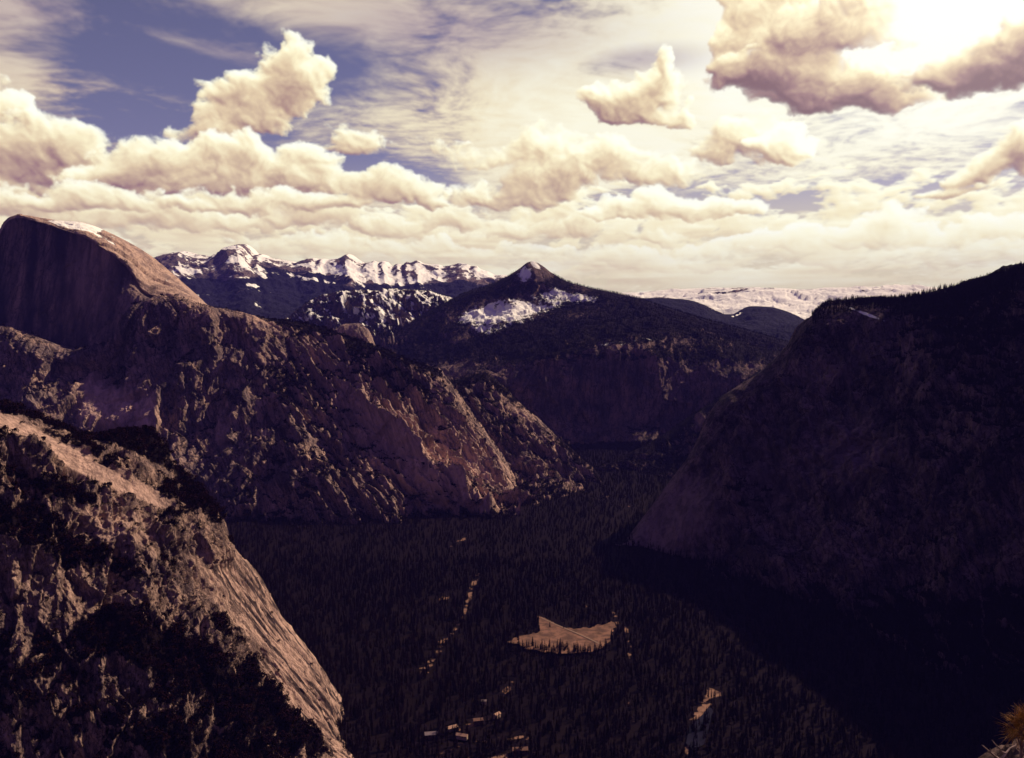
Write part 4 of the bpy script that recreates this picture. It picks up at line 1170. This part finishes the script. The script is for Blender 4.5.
def plant_trees():
    items = []
    for key, lst in TREES.items():
        for (P, h, k, t) in lst:
            for a in range(len(h)): items.append((key, P[a], h[a], int(k[a]), t[a]))
    P = np.array([i[1] for i in items]); h = np.array([i[2] for i in items])
    U, V = proj(P)
    hp = h * F / np.maximum(P[:, 1], 1)
    vis = (U > 3) & (U < 1021) & (V > 5) & (V < 757)
    # the largest in the picture become single trees: the ones on the near slope that nothing hides
    bvh_ok = hidden_test(P, h)
    score = np.where(vis & bvh_ok, hp, 0)
    order = np.argsort(-score)
    singles, per = [], {}
    for i in order:
        kd = items[i][3]
        if per.get(kd, 0) >= 96 or score[i] <= 0: continue
        per[kd] = per.get(kd, 0) + 1
        singles.append(i)
        if len(singles) >= 288: break
    # each kind needs one original to copy from
    first = {}
    zones = [
        (lambda u, v: v < 470 and u < 240, 'on the tan ledges beside the bare slab', 'trees beside the bare slab'),
        (lambda u, v: v < 560, 'in the dark belt under the tan crag', 'trees below the tan crag'),
        (lambda u, v: v < 660 and u < 150, 'on the pinkish ledges at the left edge', 'trees on the pinkish ledges'),
        (lambda u, v: v < 690, 'beside the foot of the sunlit rib', 'trees beside the sunlit rib'),
        (lambda u, v: u < 130, 'in the dim lower left corner', 'trees in the lower left corner'),
        (lambda u, v: u < 420, 'on the dim lower slope along the bottom edge', 'trees on the dim lower slope'),
        (lambda u, v: True, 'standing in the valley forest near the bottom edge', 'single trees of the valley forest'),
    ]
    words = {0: ('dark spire shaped fir', 'fir'), 1: ('dark open crowned pine', 'pine'), 2: ('thin brownish pine', 'pine'), 3: ('round brownish scrub oak', 'oak'), 4: ('dark bushy rounded pine', 'pine')}
    names = {0: 'fir_tree', 1: 'pine_tree', 2: 'slim_pine_tree', 3: 'scrub_oak_tree', 4: 'bushy_pine_tree'}
    taken = set(singles)
    for i in singles:
        kd = items[i][3]
        u, v = U[i], V[i]
        if kd not in first:
            o = bpy.data.objects.new(names[kd], KINDS[kd][1]); first[kd] = o
        else:
            o = first[kd].copy()
        C.objects.link(o)
        o.location = P[i]; o.rotation_euler = (0, 0, items[i][4]); s = h[i]; o.scale = (s, s, s)
        for zi, (f, wh, gr) in enumerate(zones):
            if f(u, v): break
        o['label'] = words[kd][0] + ' ' + zones[zi][1]
        o['category'] = 'tree'
        o['group'] = words[kd][0] + 's, ' + zones[zi][2]
    srcs = []
    for kd in range(5):
        if kd not in first:
            i = next(j for j in order if items[j][3] == kd and j not in taken)
            o = bpy.data.objects.new(names[kd], KINDS[kd][1]); first[kd] = o; C.objects.link(o)
            o.location = P[i]; o.rotation_euler = (0, 0, items[i][4]); o.scale = (h[i],) * 3
            o['label'] = words[kd][0] + ' at the edge of the forest'; o['category'] = 'tree'; taken.add(i)
        srcs.append(first[kd])
    labels = {'near': ('scrub', 'dark scrub and small trees over the ledges of the near slope'), 'valley': ('forest', 'dense dark conifer forest covering the valley floor'),
              'wall': ('woods', 'dark conifers over the shaded mountain wall and along its skyline'), 'shoulder': ('tree_cover', 'scattered dark trees over the sunlit shoulder of cliffs')}
    ng = forest_nodes(srcs)
    keys = {}
    for i, it in enumerate(items):
        if i in taken: continue
        keys.setdefault(it[0] if it[0] in labels else 'ridge', []).append(i)
    for key, ids in keys.items():
        nm, lb = labels.get(key, ('far_woods', 'dark woods over the far ridges and benches'))
        me = bpy.data.meshes.new(nm)
        me.vertices.add(len(ids)); me.vertices.foreach_set('co', P[ids].astype(np.float32).ravel())
        a = me.attributes.new('kind_id', 'INT', 'POINT'); a.data.foreach_set('value', np.array([items[i][3] for i in ids], np.int32))
        a = me.attributes.new('size', 'FLOAT', 'POINT'); a.data.foreach_set('value', h[ids].astype(np.float32))
        a = me.attributes.new('turn', 'FLOAT', 'POINT'); a.data.foreach_set('value', np.array([items[i][4] for i in ids], np.float32))
        me.update()
        o = bpy.data.objects.new(nm, me); C.objects.link(o)
        o['kind'] = 'stuff'; o['label'] = lb
        md = o.modifiers.new('forest', 'NODES'); md.node_group = ng
    print('trees', len(items), 'singles', len(singles), per)

def hidden_test(P, h):
    """True where the line from the overlook to a tree's middle meets no terrain first (near slope only)"""
    from mathutils.bvhtree import BVHTree
    ok = np.zeros(len(P), bool)
    G = NEAR_G[::3, ::3]
    idx = np.arange(G.shape[0] * G.shape[1]).reshape(G.shape[:2])
    q = np.stack([idx[:-1, :-1], idx[1:, :-1], idx[1:, 1:], idx[:-1, 1:]], -1).reshape(-1, 4)
    bvh = BVHTree.FromPolygons([tuple(p) for p in G.reshape(-1, 3)], q.tolist())
    eye = Vector((0, 0, CAMZ))
    hp = h * F / np.maximum(P[:, 1], 1)
    cand = np.argsort(-hp)[:9000]
    for i in cand:
        t = Vector(P[i]) + Vector((0, 0, h[i] * .6))
        d = t - eye; L = d.length
        hit = bvh.ray_cast(eye, d / L, L - 6)
        ok[i] = hit[0] is None
    return ok

plant_trees()

# ------------------------------------------------------------------ haze
def haze():
    x0, x1, y0, y1, z0, z1 = -30000, 30000, -3000, 32000, -72, 2600
    V = [(x0, y0, z0), (x1, y0, z0), (x1, y1, z0), (x0, y1, z0), (x0, y0, z1), (x1, y0, z1), (x1, y1, z1), (x0, y1, z1)]
    Q = [[0, 3, 2, 1], [4, 5, 6, 7], [0, 1, 5, 4], [1, 2, 6, 5], [2, 3, 7, 6], [3, 0, 4, 7]]
    m = bpy.data.materials.new('air'); m.use_nodes = True
    t = m.node_tree; t.nodes.clear()
    v = t.nodes.new('ShaderNodeVolumePrincipled')
    v.inputs['Color'].default_value = (0.20, 0.17, 0.98, 1)
    v.inputs['Density'].default_value = HAZE
    v.inputs['Anisotropy'].default_value = 0.0
    o = t.nodes.new('ShaderNodeOutputMaterial'); t.links.new(v.outputs[0], o.inputs['Volume'])
    h = link_mesh('haze', V, Q, [m], None, smooth=False)
    h['kind'] = 'stuff'; h['label'] = 'thin violet air between the overlook and the far mountains'
HAZE = 0.95e-5
haze()

# ------------------------------------------------------------------ the village in the clearing
M['roof_grey'] = plain_material('roof_grey', (0.20, 0.15, 0.15), var=.15, scale=.3)
M['roof_tan'] = plain_material('roof_tan', (0.34, 0.20, 0.14), var=.15, scale=.3)
M['roof_brown'] = plain_material('roof_brown', (0.16, 0.085, 0.06), var=.15, scale=.3)
M['wall_wood'] = plain_material('wall_wood', (0.12, 0.07, 0.05), var=.2, scale=.5)
M['wall_pale'] = plain_material('wall_pale', (0.40, 0.29, 0.22), var=.1, scale=.5)
M['pane'] = plain_material('pane', (0.02, 0.02, 0.03), rough=.2, spec=.5)

def box_vf(x0, x1, y0, y1, z0, z1):
    V = [(x0, y0, z0), (x1, y0, z0), (x1, y1, z0), (x0, y1, z0), (x0, y0, z1), (x1, y0, z1), (x1, y1, z1), (x0, y1, z1)]
    Q = [[0, 3, 2, 1], [4, 5, 6, 7], [0, 1, 5, 4], [1, 2, 6, 5], [2, 3, 7, 6], [3, 0, 4, 7]]
    return V, Q

def lodge(px, py, L, W, H, turn, wall, roof, label):
    p = floor_pt(px, py, 0.0)
    t = thing('lodge_building', label, 'building', (float(p[0]), float(p[1]), 0.0), 'buildings of the valley village')
    t.rotation_euler = (0, 0, turn)
    V, Q = box_vf(-L / 2, L / 2, -W / 2, W / 2, -4, H)
    link_mesh('wall', V, Q, [wall], None, False, t)
    e = 1.0; r = W * .32
    V = [(-L / 2 - e, -W / 2 - e, H - .3), (L / 2 + e, -W / 2 - e, H - .3), (L / 2 + e, W / 2 + e, H - .3), (-L / 2 - e, W / 2 + e, H - .3), (-L / 2 - e, 0, H + r), (L / 2 + e, 0, H + r)]
    me = bpy.data.meshes.new('roof')
    me.from_pydata(V, [], [(0, 1, 5, 4), (2, 3, 4, 5), (1, 2, 5), (3, 0, 4), (3, 2, 1, 0)])
    me.materials.append(roof); me.update()
    o = bpy.data.objects.new('roof', me); C.objects.link(o); o.parent = t
    n = int(L // 6)
    for k in range(n):
        x = -L / 2 + (k + .5) * L / n
        V, Q = box_vf(x - .9, x + .9, -W / 2 - .12, -W / 2 + .1, H * .35, H * .75)
        link_mesh('window', V, Q, [M['pane']], None, False, t)

lodge(431, 736, 26, 13, 6, .15, M['wall_wood'], M['roof_grey'], 'long lodge with a flat looking grey roof at the left end of the village clearing')
lodge(452, 729, 22, 11, 5, .5, M['wall_pale'], M['roof_tan'], 'tan roofed building right of the grey roofed lodge')
lodge(462, 737, 24, 10, 5, -.3, M['wall_pale'], M['roof_tan'], 'tan roofed building nearest the bottom of the village clearing')
lodge(478, 722, 20, 11, 6, .2, M['wall_wood'], M['roof_brown'], 'brown roofed lodge among trees above the village clearing')
lodge(497, 716, 15, 9, 5, .9, M['wall_pale'], M['roof_tan'], 'small pale building at the upper right of the village clearing')
lodge(484, 702, 10, 7, 4, 0, M['wall_pale'], M['roof_grey'], 'tiny white walled cabin alone in the trees above the village')
lodge(520, 752, 30, 13, 7, .1, M['wall_wood'], M['roof_brown'], 'wide brown building at the bottom edge right of the clearing')

# ------------------------------------------------------------------ the overlook at the lower right
def overlook():
    # a shelf of rock the photographer stands on; only its right hand corner reaches into the view
    ns, nt = 260, 260
    X_ = np.linspace(-3.0, 5.0, ns); Y_ = np.linspace(-3.0, 5.0, nt)
    GX, GY = np.meshgrid(X_, Y_)
    P = np.stack([GX, GY, 0 * GX], -1)
    edge = 1.6 + fbm(P / .8, 4, seed=501) * .2
    rough = fbm(P / 1.0, 5, seed=503) * .06 + facet(P / .28, 505) * .09 + facet(P / .09, 506) * .03
    shelf = -1.60 - np.maximum(GY - edge, 0) * 7 - np.maximum(-2.2 - GX, 0) * 5
    knob = -1.985 - ((np.abs(GX - 2.75) / .66) ** 4 + (np.abs(GY - 3.5) / .62) ** 4) * .32
    z = np.maximum(np.maximum(shelf, knob), -9) + rough
    G = np.stack([GX, GY, CAMZ + z], -1)
    m = rock_material('rock_overlook', (0.20, 0.125, 0.11), (0.10, 0.07, 0.068), (0.035, 0.024, 0.026), wl=1.2, streak=.5, bump=.05, gs=2)
    structure(grid_mesh('rock_ledge', G, m, cover(G, GX, GY, None, None, None, None)), 'rough rock ledge just showing in the bottom right corner')

overlook()
M['tuft'] = plain_material('dry_needles', (0.30, 0.135, 0.022), var=.45, scale=60, rough=.7)
M['tuft_tip'] = plain_material('needle_tips', (0.36, 0.20, 0.09), var=.3, scale=40, rough=.7)
M['twig'] = plain_material('dry_twig', (0.22, 0.155, 0.14), var=.3, scale=50)

def tuft():
    r = np.random.default_rng(9)
    c = bp(1021, 733, 3.30); 
    t = thing('needle_tuft', 'yellow brown tuft of long needles at the right edge above the rock ledge', 'plant', tuple(float(v) for v in c - np.array([0, 0, .10])))
    def blades(n, heads, lmin, lmax, wd, seed):
        rr = np.random.default_rng(seed); V, Q = [], []
        for _ in range(n):
            hx, hy, hz, ax = heads[rr.integers(len(heads))]
            d = np.array([ax[0], ax[1], ax[2]]) + rr.normal(size=3) * .48; d /= np.linalg.norm(d)
            L = lmin + (lmax - lmin) * rr.random()
            p0 = np.array([hx, hy, hz]) + rr.normal(size=3) * .010
            sd = np.cross(d, rr.normal(size=3)); sd /= np.linalg.norm(sd)
            up = np.cross(sd, d)
            k = len(V)
            for i in range(4):
                f = i / 3
                p = p0 + d * L * f - np.array([0, 0, 1]) * (.18 * L * f * f)
                w = wd * (1 - .8 * f)
                V += [p + sd * w, p - sd * w, p + up * w]
            for i in range(3):
                a = k + i * 3
                Q += [[a, a + 1, a + 4, a + 3], [a + 1, a + 2, a + 5, a + 4], [a + 2, a, a + 3, a + 5]]
        return V, Q
    heads = [(0, 0, .16, (-.1, -.1, 1)), (-.015, -.01, .135, (-.8, -.1, .75)), (.03, 0, .17, (.4, 0, 1)), (-.02, 0, .10, (-.8, -.3, .1)), (.05, 0, .13, (.8, 0, .5)), (.02, -.01, .09, (0, -.5, .3)), (.06, .0, .06, (.3, -.4, .4))]
    V, Q = blades(620, heads, .035, .075, .0011, 3); link_mesh('needles', V, Q, [M['tuft']], None, False, t)
    V, Q = blades(110, heads, .055, .088, .0009, 4); link_mesh('pale_needles', V, Q, [M['tuft_tip']], None, False, t)
    V, Q = tube((0.01, 0, -.16), (0, 0, .17), .008, .004, 7)
    for hx, hy, hz, ax in heads[1:]:
        a, b = tube((0.004, 0, hz - .06), (hx, hy, hz), .004, .003, 5); k = len(V); V = list(V) + a; Q = Q + [[i + k for i in f] for f in b]
    link_mesh('stem', V, Q, [M['twig']], None, True, t)

def twig(pts, rad, label, forks=()):
    V, Q = [], []
    w = [bp(*p) for p in pts]
    for i in range(len(w) - 1):
        a, b = tube(w[i], w[i + 1], rad * (1 - i / len(w)), rad * (1 - (i + 1) / len(w)) + .0006, 6)
        k = len(V); V += a; Q += [[j + k for j in f] for f in b]
    for f0, f1 in forks:
        a, b = tube(bp(*f0), bp(*f1), rad * .5, .0006, 5); k = len(V); V += a; Q += [[j + k for j in f] for f in b]
    o = link_mesh('twig', V, Q, [M['twig']], None, True)
    o['label'] = label; o['category'] = 'twig'; o['group'] = 'dry twigs on the rock ledge'

tuft()
twig([(1004, 762, 3.2), (996, 757, 3.18), (989, 751, 3.15), (982, 745, 3.12)], .006, 'bare twig farthest left, poking out from the rock ledge', [((991, 753, 3.16), (990, 748, 3.14))])
twig([(1008, 760, 3.25), (1001, 750, 3.22), (996, 745, 3.2), (992, 740, 3.18)], .004, 'thin bare twig between the leftmost twig and the needle tuft')
twig([(1000, 762, 3.1), (1006, 753, 3.12), (1010, 748, 3.14), (1016, 745, 3.16)], .005, 'forked bare twig leaning right under the needle tuft', [((1006, 753, 3.12), (1001, 751, 3.1))])
